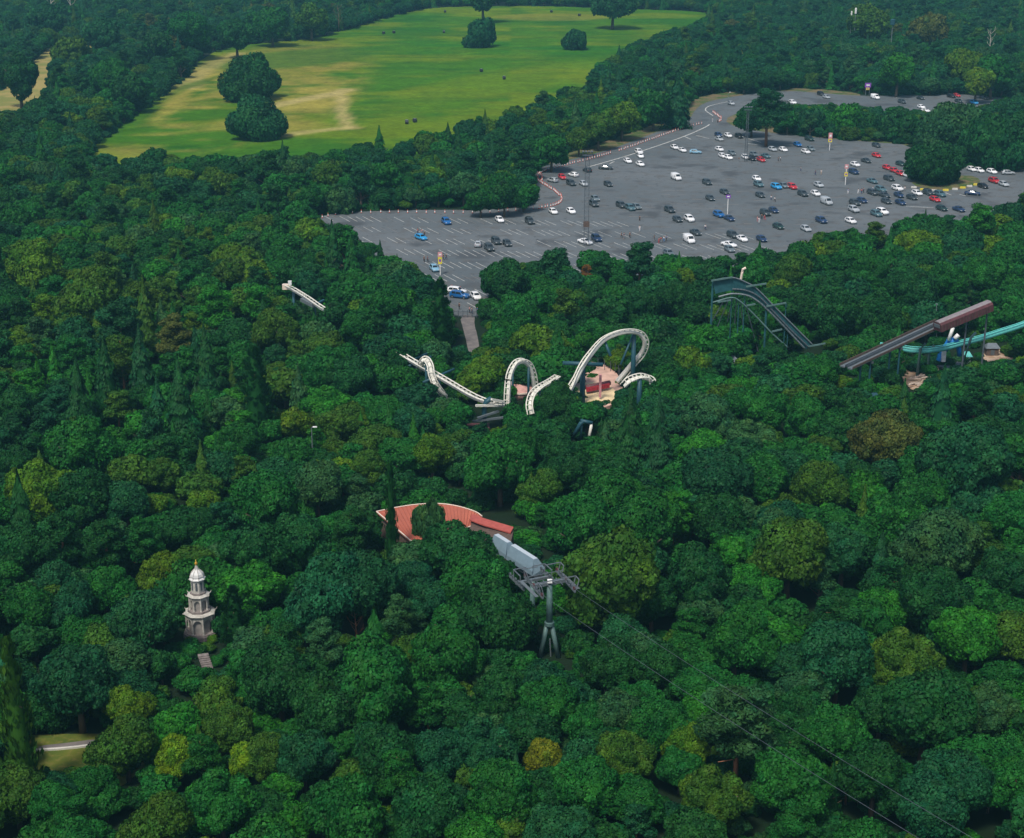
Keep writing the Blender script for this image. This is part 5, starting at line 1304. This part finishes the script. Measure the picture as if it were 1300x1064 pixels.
# steep teal drop track
e = empty('drop_coaster', P(960, 462, 0), 'dark teal steep drop coaster with box-sided chute and T-shaped supports', 'coaster')
Yd = YD(960, 458)
B = lambda px, py, dy=0: PY(px, py, Yd+dy)
def chute(up, lo, nm, m):
    q = MB(); U = catmull([B(*p) for p in up], 6); Lw = catmull([B(*p) for p in lo], 6); n_ = len(U)
    off = Vector((0, 2.2, 0)); vs = U+Lw; fs = [(i, i+1, n_+i+1, n_+i) for i in range(n_-1)]
    vs2 = [v+Vector((0, .18, .05)) for v in vs]; fs2 = [tuple(a+len(vs) for a in f)[::-1] for f in fs]
    q.add(vs+vs2, fs+fs2+[(0, n_, n_+2*n_, 2*n_), (n_-1, 2*n_-1, 4*n_-1, 3*n_-1)]+[(i, i+1, 2*n_+i+1, 2*n_+i) for i in range(n_-1)]+[(n_+i, n_+i+1, 3*n_+i+1, 3*n_+i) for i in range(n_-1)])
    return q.build(nm, m, e)
chute([(905, 356, 0), (929, 353, 0), (945, 358, 0), (960, 367, 0), (979, 385, 0), (1000, 406, 0), (1032, 438, 0)], [(908, 373, 0), (930, 369, 0), (947, 374, 0), (958, 379, 0), (972, 392, 0), (992, 412, 0), (1024, 443, 0)], 'chute_side', M_GTEAL)
for (pts_, m_, r_, nm) in (([(905, 356), (929, 352.5), (945, 357.5), (960, 366), (980, 386), (1000, 406), (1032, 438)], M_GREY, .16, 'rail'), ([(912, 377), (930, 373), (948, 375), (960, 381), (972, 391), (992, 411), (1022, 443)], M_GREY, .22, 'rail'),
                       ([(905, 384), (928, 378), (940, 383), (960, 402), (980, 423), (1000, 441)], M_PGREEN, .17, 'rail'), ([(930, 367), (948, 369), (965, 378), (985, 399), (1005, 420), (1028, 442)], M_DGREY, .2, 'rail')):
    q = MB(); q.tube(catmull([B(a, b_, -.3) for a, b_ in pts_], 8), r_, 6); q.build(nm, m_, e, True)
for (a, b_) in (((903, 356.5), (930, 352)), ((947, 364), (973, 360)), ((973, 389), (998, 384.5)), ((1026, 440), (1048, 436)), ((911, 383.5), (928, 381)), ((948, 388), (959, 386)), ((980, 421), (993, 418))):
    q = MB(); q.bar(B(*a, -.6), B(*b_, -.6), .32); q.build('cross_beam', M_PGREEN, e)
for x, y, yb in ((905, 357, 452), (930, 355, 452), (973, 390, 455), (998, 385, 450), (946, 365, 452), (1000, 425, 455), (938, 385, 455)):
    top = B(x, y, .4); q = MB(); q.tube([Vector((top.x, top.y, 0)), top], .25 if x in (905, 973) else .13, 7); q.build('support', M_GTEAL, e)
for k in range(6):
    top = B(920+k*5, 380, 2); q = MB(); q.tube([Vector((top.x+(k-3)*2.2, top.y+2, 0)), top], .13, 5); q.build('support', M_DGREY, e)
q = MB()
for k in range(26):
    a = B(928+k*3.7 if k < 8 else 958+(k-8)*3.9, 354 + k*1.2 if k < 8 else 366+(k-8)*4.0, -.5); q.bar(a, a+Vector((0, 0, -2.0)), .06)
q.build('fence_rails', M_GTEAL, e)
q = MB(); a = B(940, 357, 1); q.tube([a, B(942, 347, 1), B(943, 342, 1), B(947, 340, 1)], .28, 6); q.build('catch_post', M_TRIM, e)

# grey lift tracks and the maroon shed at right
e = empty('lift_track', P(1130, 478, 0), 'pair of long grey track troughs rising to the maroon shed', 'coaster track')
La, Lb = P(1074, 467, 9), P(1196, 410, 12.5)
d = (Lb-La).normalized(); sd_ = d.cross(Vector((0, 0, 1))).normalized()
for o_ in (-.95, .95):
    q = MB(); q.bar(La+sd_*o_, Lb+sd_*o_, 1.1, .3); q.build('trough', M_GREY, e)
for o_ in (-1.68, -.22, .22, 1.68):
    q = MB(); q.bar(La+sd_*o_+Vector((0, 0, .35)), Lb+sd_*o_+Vector((0, 0, .35)), .12, .5); q.build('side_beam', M_DGREY if abs(o_) < 1 else M_BRICK, e)
for t_ in (.2, .5):
    q0 = La.lerp(Lb, t_)
    for o_ in (-1.2, 1.2):
        q = MB(); a = q0+sd_*o_-Vector((0, 0, .3)); q.tube([Vector((a.x, a.y, 0)), a], .2, 8); q.build('support', M_TEAL, e)
    q = MB(); q.bar(q0-sd_*1.9-Vector((0, 0, .5)), q0+sd_*1.9-Vector((0, 0, .5)), .4); q.build('cross_arm', M_DGREY, e)
e = empty('train_shed', P(1225, 440, 0), 'long maroon train car shed on the raised track with a pale ridge roof', 'shed')
Sa, Sb = P(1190, 415, 13.5), P(1256, 388, 16.5); d = (Sb-Sa).normalized(); sd_ = d.cross(Vector((0, 0, 1))).normalized(); up_ = sd_.cross(d).normalized()
def prism(nm, prof, m, a=Sa, b_=Sb):
    q = MB(); n_ = len(prof); vs = [a+sd_*x+up_*z for x, z in prof]+[b_+sd_*x+up_*z for x, z in prof]
    q.add(vs, [tuple(range(n_)), tuple(range(n_, 2*n_))]+[(i, (i+1) % n_, n_+(i+1) % n_, n_+i) for i in range(n_)]); return q.build(nm, m, e)
prism('body', [(-1.3, -.95), (1.3, -.95), (1.3, .6), (.95, 1.0), (-.95, 1.0), (-1.3, .6)], M_MAROON)
prism('roof', [(-.8, 1.02), (.8, 1.02), (.5, 1.25), (-.5, 1.25)], mat('pale_roof_strip', (.24, .21, .22), .6))
for k in range(17):
    a = Sa.lerp(Sb, (k+.3)/17.5); q = MB(); R3 = Matrix((d, sd_, up_)).transposed()
    q.box(a+sd_*1.32+up_*-.15, (.14, .06, 1.5), rot=R3); q.build('rib', M_BRICK, e)
q = MB(); q.box(Sa-d*.1+up_*.3, (.1, 1.8, .8), rot=Matrix((d, sd_, up_)).transposed()); q.build('end_window', M_GREY, e)
for t_ in (.55, .95):
    a = Sa.lerp(Sb, t_)-up_*1.4; q = MB(); q.tube([Vector((a.x, a.y, 0)), a], .2, 8); q.build('support', M_DGREY, e)
p = P(1189, 440, 0); q = MB(); q.tube([p, PY(1189, 386, p.y)], .09, 6); q.box(PY(1189, 386, p.y), (.5, .3, .2)); o = q.build('lamp_post', M_GREY); setp(o, 'thin mast standing behind the lower end of the maroon shed', 'lamp post', 'lamp posts')
# light teal tube track
e = empty('tube_track', P(1230, 460, 0), 'light teal tubular track curving past the blue ride to the right edge', 'coaster track')
tp = catmull([P(1146, 443, 6), P(1160, 445, 6), P(1180, 445, 6), P(1200, 442, 6), P(1222, 436, 6.3), P(1245, 430, 7), P(1270, 422, 8), P(1292, 415, 9), P(1310, 408, 10)], 8)
q = MB(); q.tube(tp, .62, 10); q.build('tube', M_LTEAL, e, True)
for o_ in (-.7, .7):
    q = MB(); q.tube([a+Vector((o_*.3, o_, .65)) for a in tp], .1, 6); q.build('rail', M_LTEAL, e, True)
for (a, b_) in (((1168, 442, 7), (1166, 478, 0)), ((1179, 444, 6), (1180, 472, 0)), ((1232, 428, 8.5), (1220, 470, 0))):
    A0 = P(*a); f0 = Vector((A0.x+(b_[0]-a[0])*.15, A0.y-.5, 0)); q = MB(); q.tube([f0, A0+Vector((0, -.5, 0)), A0+Vector((1.2, .5, .8))], .32, 7); q.build('support', M_PGREEN, e, True)
q = MB(); q.tube([P(1118, 436, 7), P(1129, 439, 7)], .3, 6); q.build('end_arm', M_LTEAL, e)
# blue ride
e = empty('blue_ride', P(1205, 462, 0), 'blue swinging ride with two white arms beside the teal tube track', 'ride')
Yb = P(1205, 470, 0).y; Bq = lambda px, py, dy=0: PY(px, py, Yb+dy)
q = MB(); q.tube(catmull([Bq(1193, 458), Bq(1196, 448), Bq(1203, 438), Bq(1206, 432)], 5), .8, 9, radii=None); q.tube([Bq(1206, 434), Bq(1215, 433), Bq(1217, 440), Bq(1218, 452)], .55, 8); q.tube([Bq(1202, 438), Bq(1213, 430)], .7, 8); q.build('frame', M_BLUE, e, True)
q = MB(); q.tube([Bq(1204, 432, -1), Bq(1210, 416, -1)], .38, 8); q.build('arm', M_WPL, e, True)
q = MB(); q.tube([Bq(1212, 430, -1), Bq(1217, 425, -1)], .5, 8); q.build('arm', M_WPL, e, True)
q = MB(); q.box(Bq(1198, 452, -1), (.9, .6, 2.6)); q.build('panel', M_WPL, e)
q = MB(); q.lathe(P(1205, 464, 0), [(3.4, 0), (3.4, .4), (3.0, .6)], 16); q.build('base', M_DGREY, e)
def hut(px, py, sx, sy, h, wm, rm, label, cat='hut', rz=.2, name='hut', roof=1.0):
    p = P(px, py, 0); e = empty(name, p, label, cat); q = MB(); q.box(p+Vector((0, 0, h/2)), (sx, sy, h), rz); q.build('wall', wm, e)
    R3 = Matrix.Rotation(rz, 3, 'Z'); pr = [(-sx/2-.3, -sy/2-.3, h), (sx/2+.3, -sy/2-.3, h), (sx/2+.3, sy/2+.3, h), (-sx/2-.3, sy/2+.3, h), (-sx/2*.7, 0, h+roof), (sx/2*.7, 0, h+roof)]
    q = MB(); q.add([p+R3@Vector(v) for v in pr], [(0, 1, 5, 4), (1, 2, 5), (2, 3, 4, 5), (3, 0, 4), (3, 2, 1, 0)]); q.build('roof', rm, e)
    q = MB(); q.box(p+R3@Vector((0, -sy/2-.03, h*.45)), (min(1.2, sx*.3), .06, h*.7), rz); q.build('door', M_DGREY, e)
hut(922, 472, 4.5, 3, 2.8, M_TRIM, M_GREY, 'small cream hut half hidden among trees right of the yellow-green trees')
hut(1258, 450, 2.8, 2.2, 1.8, M_BRICK, M_GREY, 'low brown hut with a grey roof on the sandy ground', rz=0)
hut(1226, 460, 1.8, 1.6, 1.6, M_WPL, M_LTEAL, 'tiny white kiosk with teal roof below the tube track', 'kiosk', 0)
hut(400, 585, 5.5, 4, 3.0, M_BRICK, mat('brown_roof', (.26, .19, .17), .8, var=.2), 'small brown-roofed hut half hidden in the wood beside a pointed conifer', rz=-.1)
hut(272, 535, 3.2, 3, 4.5, M_BRICK, M_BRICK, 'narrow brown brick building glimpsed between dark conifers')
hut(1106, 517, 2.6, 2.4, 2.2, M_TEAL, M_TEAL, 'little dark teal cabin between trees below the grey lift track', 'cabin')
# log heap on the sandy patch
lg = MB()
for k in range(22):
    p = P(1152+cr.uniform(0, 22), 478+cr.uniform(0, 16), .2+cr.uniform(0, .5)); a = cr.uniform(-.6, .6); lg.tube([p, p+Vector((cr.uniform(1, 3)*math.cos(a), cr.uniform(1, 3)*math.sin(a), cr.uniform(0, .5)))], .22, 6)
o = lg.build('rubble', mat('pale_rubble', (.42, .34, .28), .9, var=.3)); setp(o, 'pale loose timber and rubble on the sandy ground', 'rubble', None, 'stuff')

# ------------------------------------------------------------------ crescent building with red roof
e = empty('crescent_building', P(560, 700, 0), 'low curved building with a salmon-red metal roof and pale edge trim', 'building')
zt, zl = 6.0, 4.6
outer = [(478, 650), (505, 644.5), (530, 641), (556, 640), (580, 643), (603, 650), (612, 656)]
inner = [(519, 685), (530, 690), (548, 686), (565, 680), (582, 674), (596, 669), (607, 664)]
U = catmull([P(a, b_, zt) for a, b_ in outer], 5); I = catmull([P(a, b_, zl) for a, b_ in inner], 5); n_ = len(U)
q = MB(); vs = U+I; q.add(vs+[v-Vector((0, 0, .25)) for v in vs], [(i, i+1, n_+i+1, n_+i) for i in range(n_-1)]+[(2*n_+i+1, 2*n_+i, 3*n_+i, 3*n_+i+1) for i in range(n_-1)]+[(i, 2*n_+i, 2*n_+i+1, i+1) for i in range(n_-1)]+[(n_+i, n_+i+1, 3*n_+i+1, 3*n_+i) for i in range(n_-1)]+[(0, n_, 3*n_, 2*n_), (n_-1, 3*n_-1, 4*n_-1, 2*n_-1)][:1])
roof = q.build('roof', M_RED, e)
q = MB()
for i in range(1, n_-1, 1): q.bar(U[i]+Vector((0, 0, .05)), I[i]+Vector((0, 0, .05)), .07, .1)
q.build('standing_seams', mat('red_seam', (.37, .105, .068), .6), roof)
q = MB(); q.tube([v+Vector((0, 0, .1)) for v in U], .10, 6); q.build('edge_trim', M_TRIM, e); 
q = MB(); q.tube([U[0]+Vector((0, 0, .1)), I[0]+Vector((0, 0, .1))], .11, 6); q.build('edge_trim', M_TRIM, e)
q = MB(); q.tube([v+Vector((0, 0, .05)) for v in I], .12, 6); q.build('gutter', M_TRIM, e)
cen = sum((v for v in U+I), Vector())/(2*n_)
wl = [v.lerp(cen, .06) for v in U]+[v.lerp(cen, .06) for v in reversed(I)]
q = MB(); q.slab([Vector((v.x, v.y, 4.3)) for v in wl], 4.3); q.build('wall', M_BRICK, e)
arm_u = catmull([P(600, 652, 6.0), P(615, 658, 6.0), P(632, 663, 5.8), P(652, 669, 5.6)], 4); arm_l = [v+Vector((-.5, -1.7, -.3)) for v in arm_u]; k_ = len(arm_u)
q = MB(); q.add(arm_u+arm_l+[v-Vector((0, 0, .2)) for v in arm_u+arm_l], [(i, i+1, k_+i+1, k_+i) for i in range(k_-1)]+[(2*k_+i+1, 2*k_+i, 3*k_+i, 3*k_+i+1) for i in range(k_-1)]+[(k_+i, k_+i+1, 3*k_+i+1, 3*k_+i) for i in range(k_-1)])
q.build('roof', mat('bright_red_edge', (.40, .09, .07), .5), e)['label'] = 'narrow brighter red end of the roof'
q = MB(); q.slab([Vector((v.x, v.y, 5)) for v in arm_u]+[Vector((v.x-.6, v.y-6.5, 5)) for v in reversed(arm_u)], 5.0); q.build('wing_wall', M_BRICK, e)
for k in range(6):
    v = I[2+k*4]; q = MB(); q.box(Vector((v.x, v.y-.1, 2.0)), (.9, .3, 1.5)); q.build('window', M_GLASS, e)

# ------------------------------------------------------------------ cable car station and tower
Ysta = YD(672, 745)
pA, pB = P(630, 688, 7.0), P(684, 722, 7.0); d = (pB-pA).normalized(); sd_ = d.cross(Vector((0, 0, 1))).normalized(); up_ = Vector((0, 0, 1))
e = empty('cable_car_station', Vector(((pA.x+pB.x)/2, (pA.y+pB.y)/2, 0)), 'grey metal cable car station hood with a pale flat ridge, right of the red roof', 'cable car station')
Lt = (pB-pA).length
for a_, b_, nm in ((0, .38, 'hood'), (.40, 1.0, 'hood')):
    A1, B1_ = pA.lerp(pB, a_), pA.lerp(pB, b_); prof = [(-1.25, -.9), (1.25, -.9), (1.15, -.2), (.42, 1.3), (-.42, 1.3), (-1.15, -.2)]
    q = MB(); n_ = 6; vs = [A1+sd_*x+up_*z for x, z in prof]+[B1_+sd_*x*(1 if z < 0 else .9)+up_*z-(d*.8 if z > 0 else Vector()) for x, z in prof]
    q.add(vs, [tuple(range(n_)), tuple(range(n_, 2*n_))]+[(i, (i+1) % n_, n_+(i+1) % n_, n_+i) for i in range(n_)]); h_ = q.build(nm, M_STATION, e)
    q = MB(); q.slab([A1+sd_*-.40+up_*1.34, A1+sd_*.40+up_*1.34, B1_-d*.85+sd_*.36+up_*1.34, B1_-d*.85+sd_*-.36+up_*1.34], .035); q.build('ridge_strip', M_STATTOP, h_)
q = MB(); q.box(pA.lerp(pB, .7)-up_*1.4, (Lt*.6, 1.6, .8), rot=Matrix((d, sd_, up_)).transposed()); q.build('drive_frame', M_DGREY, e)
for t_ in (.08, .45):
    a = pA.lerp(pB, t_)-up_*1; q = MB(); q.box(Vector((a.x, a.y, a.z/2)), (.7, .7, a.z)); q.build('column', M_PGREEN, e)
for t_ in (.3, .55):
    a = pA.lerp(pB, t_)+sd_*2.0-up_*.8; q = MB(); q.box(a, (1.0, .1, .8), math.atan2(d.y, d.x)); q.build('hood_window', M_DGREY, e)
# tower: post, A legs, yoke, sheave frames, cables
Tb = P(697, 834, 0); Yt_ = Tb.y
e = empty('cable_car_tower', Tb, 'grey-green A-legged cable car tower with a wide head of pulley frames', 'cable car tower', 'cable car towers')
zt_ = PY(698, 742, Yt_).z; zs_ = PY(698, 792, Yt_).z
q = MB(); q.tube([Tb+Vector((0, 0, zs_-.5)), Tb+Vector((0, 0, zt_))], .45, 12, radii=[.50, .40]); q.build('mast', M_PGREEN, e, True)
q = MB(); q.lathe(Tb+Vector((0, 0, zs_-.25)), [(.62, 0), (.72, .1), (.72, .55), (.56, .65)], 14); q.build('collar', M_PGREEN, e)
for sx in (-1, 1):
    q = MB(); q.tube([Tb+Vector((sx*1.35, -.2, -.1)), Tb+Vector((sx*.32, 0, zs_))], .36, 10, radii=[.36, .34]); q.build('leg', M_PGREEN, e, True)
q = MB(); q.tube([Tb+Vector((.25, .1, 0)), Tb+Vector((.1, 0, zs_*.55))], .1, 6); q.build('ladder', M_GREY, e)
cd = (P(1097, 985, 22)-PY(714, 740, Yt_-2)); cd.z = 0; cd.normalize(); cs_ = Vector((-cd.y, cd.x, 0))
hd = Tb+Vector((0, 0, zt_+.2))
q = MB(); q.bar(hd-cs_*2.7, hd+cs_*2.7, .4, .5); q.build('yoke', M_GREY, e)
cab = []
for s_ in (-1, 1):
    c0 = hd+cs_*2.5*s_
    q = MB(); q.bar(c0-cd*3.2+Vector((0, 0, .15)), c0+cd*3.2-Vector((0, 0, .45)), .22, .3); q.build('sheave_beam', M_GREY, e)
    for k in range(7):
        a = c0+cd*(-2.9+k*.95)+Vector((0, 0, .45-.09*k)); q = MB(); n_ = 12
        q.tube([a-cs_*.09, a+cs_*.09], .30, n_); q.build('sheave_wheel', M_DGREY if k % 3 else M_MAROON, e)
    for t_ in (-2.6, 2.4):
        a = c0+cd*t_; q = MB(); q.bar(a, a+cs_*s_*.4+Vector((0, 0, 1.6)), .12); q.bar(a+cd*1.1, a+cd*1.1+cs_*s_*.4+Vector((0, 0, 1.5)), .12); q.bar(a+cs_*s_*.4+Vector((0, 0, 1.6)), a+cd*1.1+cs_*s_*.4+Vector((0, 0, 1.5)), .12); q.bar(a+cs_*s_*.4+Vector((0, 0, 1.6)), a-cs_*s_*1.8+Vector((0, 0, 1.6)), .12); q.build('service_frame', M_GREY, e)
    q = MB(); q.box(c0+cs_*s_*.7-Vector((0, 0, .3)), (5.5, .5, .06), math.atan2(cd.y, cd.x)); q.build('catwalk', M_GREY, e)
    cab.append(c0+cd*3.3)
q = MB(); q.box(hd+Vector((0, -.4, .5)), (.7, .5, .45)); q.build('control_box', M_WPL, e)
q = MB()
for k in range(6): q.bar(hd+cs_*(-2.5+k)-cd*1.2, hd+cs_*(-2.5+k)+cd*1.2+Vector((0, 0, .4*(k % 2))), .09)
q.bar(hd-cs_*2.8-cd*1.2+Vector((0, 0, 1.0)), hd+cs_*2.8-cd*1.2+Vector((0, 0, 1.0)), .08); q.bar(hd-cs_*2.8+cd*1.2+Vector((0, 0, 1.0)), hd+cs_*2.8+cd*1.2+Vector((0, 0, 1.0)), .08); q.build('platform_grid', M_GREY, e)
# second tower behind
T2 = PY(676, 775, Yt_+5); T2.z = 0; z2 = PY(676, 738, Yt_+5).z
e = empty('cable_car_tower', T2, 'plain grey-green cable car post between the station and the A-legged tower', 'cable car tower', 'cable car towers')
q = MB(); q.tube([T2, T2+Vector((0, 0, z2))], .4, 10); q.build('mast', M_PGREEN, e, True)
h2 = T2+Vector((0, 0, z2+.2)); q = MB(); q.bar(h2-cs_*2.7, h2+cs_*2.7, .35, .4); q.build('yoke', M_GREY, e)
for s_ in (-1, 1):
    c0 = h2+cs_*2.5*s_
    q = MB(); q.bar(c0-cd*2.6, c0+cd*2.6, .22, .3); q.build('sheave_beam', M_GREY, e)
    for k in range(6):
        a = c0+cd*(-2.4+k*.95)+Vector((0, 0, .35)); q = MB(); q.tube([a-cs_*.09, a+cs_*.09], .30, 12); q.build('sheave_wheel', M_DGREY, e)
    q = MB(); a = c0; q.bar(a-cd*1.2, a-cd*1.2+Vector((0, 0, 1.6)), .12); q.bar(a+cd*1.2, a+cd*1.2+Vector((0, 0, 1.6)), .12); q.bar(a-cd*1.2+Vector((0, 0, 1.6)), a+cd*1.2+Vector((0, 0, 1.6)), .12); q.bar(a-cd*1.2+Vector((0, 0, 1.6)), a-cd*1.2-cs_*s_*2+Vector((0, 0, 1.6)), .12); q.build('service_frame', M_GREY, e)
# hauling ropes
for k, (endp, midp) in enumerate((((1035, 976, 24), (860, 863)), ((1100, 976, 24), (860, 833)))):
    st_ = min(cab, key=lambda c: abs(proj(c)[1]-(760 if k == 0 else 742)))
    a = st_; b_ = P(*endp); far_ = b_+(b_-a)*.45; pts_ = []
    for i in range(30):
        t_ = i/29; v = a.lerp(far_, t_); v.z -= 3.0*4*t_*(1-t_)*.25; pts_.append(v)
    q = MB(); q.tube(pts_, .024, 5); q.tube([a, a-cd*6.4+Vector((0, 0, .5))], .02, 5)
    o = q.build('cable', M_DGREY, None); setp(o, ('lower left' if k == 0 else 'upper right')+' steel hauling cable running from the tower to the bottom right', 'cable', 'cable car ropes')

# ------------------------------------------------------------------ pagoda
pg = P(255.5, 806, 0); e = empty('pagoda', pg, 'slender three-tiered white stone pagoda with gold finial among dark trees', 'pagoda')
K_ = 1.04
def octo(r, z, ph=PI/8): return [pg+Vector((r*math.cos(2*PI*k/8+ph), r*math.sin(2*PI*k/8+ph), z)) for k in range(8)]
q = MB(); q.lathe(pg, [(2.6, 0), (2.6, .7), (2.45, .75), (2.45, .9)], 8, PI/8); q.build('plinth', M_DSTONE, e)
def tier(z, h, r, eave, nm):
    q = MB(); q.lathe(pg+Vector((0, 0, z)), [(r*.80, 0), (r*.80, h)], 8, PI/8); w_ = q.build('inner_wall', mat('grey_stone', (.30, .28, .26), .9, var=.2), e)
    vz = octo(r, z); 
    for k in range(8):
        q = MB(); c = vz[k]; q.lathe(c-Vector((0, 0, 0)), [(.17, 0), (.17, .15), (.12, .2), (.12, h*.92), (.17, h)], 8); q.build('column', M_STONE, e)
    # arcade: spandrel above arched openings
    for k in range(8):
        a, b_ = vz[k], vz[(k+1) % 8]; q = MB(); tz = h; w2 = (b_-a).length; t_ = (b_-a).normalized(); nrm = Vector(((a+b_).x/2-pg.x, (a+b_).y/2-pg.y, 0)).normalized()
        m_ = 8; arc = []; lo = h*.62; R_a = w2*.36
        topz = z+h; prof_b = []; prof_t = []
        for i in range(m_+1):
            an = PI*i/m_; x = w2/2-R_a*math.cos(an); zz = z+lo+min(h*.28, R_a)*math.sin(an)
            prof_b.append(a+t_*x+Vector((0, 0, zz-a.z))); prof_t.append(a+t_*x+Vector((0, 0, topz-a.z)))
        prof_b = [a+Vector((0, 0, lo))]+prof_b+[b_+Vector((0, 0, lo))]; prof_t = [a+Vector((0, 0, h))]+prof_t+[b_+Vector((0, 0, h))]
        for off in (0.0,):
            n_ = len(prof_b); vs = [v+nrm*.0 for v in prof_b]+[v for v in prof_t]; vb = [v-nrm*.14 for v in prof_b]+[v-nrm*.14 for v in prof_t]
            q.add(vs+vb, [(i, i+1, n_+i+1, n_+i) for i in range(n_-1)]+[(2*n_+i+1, 2*n_+i, 3*n_+i, 3*n_+i+1) for i in range(n_-1)]+[(i, 2*n_+i, 2*n_+i+1, i+1) for i in range(n_-1)])
        q.build('arch', M_STONE, e)
    q = MB(); q.lathe(pg+Vector((0, 0, z+h)), [(r*1.02, 0), (eave*.97, .12), (eave, .22), (r*.9, .45)], 8, PI/8); ev = q.build('eave', M_STONE, e)
    q = MB()
    for v in octo(eave, z+h+.15): dr = Vector((v.x-pg.x, v.y-pg.y, 0)).normalized(); q.tube([v-dr*.15, v+dr*.12+Vector((0, 0, .12)), v+dr*.2+Vector((0, 0, .38))], .07, 6, radii=[.09, .07, .03])
    q.build('upturned_tips', M_STONE, ev)
tier(.9, 2.75, 2.05, 2.42, 'lower')
q = MB(); q.lathe(pg+Vector((0, 0, 4.1)), [(1.75, 0), (1.75, .3)], 8, PI/8); q.build('gallery', M_DSTONE, e)
tier(4.4, 2.05, 1.38, 1.72, 'middle')
q = MB(); q.lathe(pg+Vector((0, 0, 6.9)), [(1.2, 0), (1.2, .25)], 8, PI/8); q.build('gallery', M_DSTONE, e)
q = MB(); q.lathe(pg+Vector((0, 0, 7.15)), [(.98, 0), (.98, 2.0)], 8, PI/8); q.build('lantern_wall', M_STONE, e)
for k in range(8):
    an = 2*PI*(k+.5)/8+PI/8; c = pg+Vector((.915*math.cos(an), .915*math.sin(an), 8.15)); q = MB(); q.box(c, (.06, .30, 1.15), an)
    q.box(c+Vector((0, 0, .62)), (.06, .2, .16), an); q.build('lantern_window', M_DGREY, e)
q = MB(); q.lathe(pg+Vector((0, 0, 9.15)), [(1.2, 0), (1.22, .12), (1.0, .3), (1.03, .55), (.92, .9), (.62, 1.25), (.3, 1.55), (.14, 1.9), (.08, 2.2)], 8, PI/8); q.build('ogee_dome', mat('pale_lead', (.62, .62, .60), .6, var=.12), e)
q = MB()
for v_ in range(8):
    an = 2*PI*v_/8+PI/8; q.tube([pg+Vector((r_*math.cos(an), r_*math.sin(an), 9.15+z_)) for r_, z_ in ((1.24, .1), (1.02, .3), (1.05, .55), (.94, .9), (.64, 1.27), (.31, 1.58), (.1, 2.1))], .05, 5)
q.build('dome_ribs', M_STONE, e)
q = MB(); q.lathe(pg+Vector((0, 0, 11.3)), [(.06, 0), (.2, .12), (.25, .3), (.16, .5), (.05, .65), (.02, .95)], 12); q.build('finial', M_GOLD, e, True)
# stone steps below
e = empty('stone_steps', P(262, 838, 0), 'grey stone garden steps below the pagoda', 'steps'); q = MB()
for k in range(7): q.box(P(258+k*.9, 832+k*2.6, .15+.22*(6-k))-Vector((0, 0, 0)), (1.5, .7, .22), .3)
q.build('treads', M_DSTONE, e)

# ------------------------------------------------------------------ air
hz = MB(); hz.box((0, 2950, 59), (9300, 9300, 122)); 
ho = hz.build('haze', None); ho['kind'] = 'stuff'
hm = bpy.data.materials.new('haze'); hm.use_nodes = True; t = hm.node_tree; t.nodes.clear()
pv = t.nodes.new('ShaderNodeVolumePrincipled'); pv.inputs['Color'].default_value = (.22, .60, .76, 1); pv.inputs['Density'].default_value = 0.00016; pv.inputs['Anisotropy'].default_value = .1
oo = t.nodes.new('ShaderNodeOutputMaterial'); t.links.new(pv.outputs[0], oo.inputs['Volume'])
ho.data.materials.clear(); ho.data.materials.append(hm)
setp(ho, 'thin bluish haze over the far woods', 'haze')
print('OBJECTS', len(bpy.data.objects))
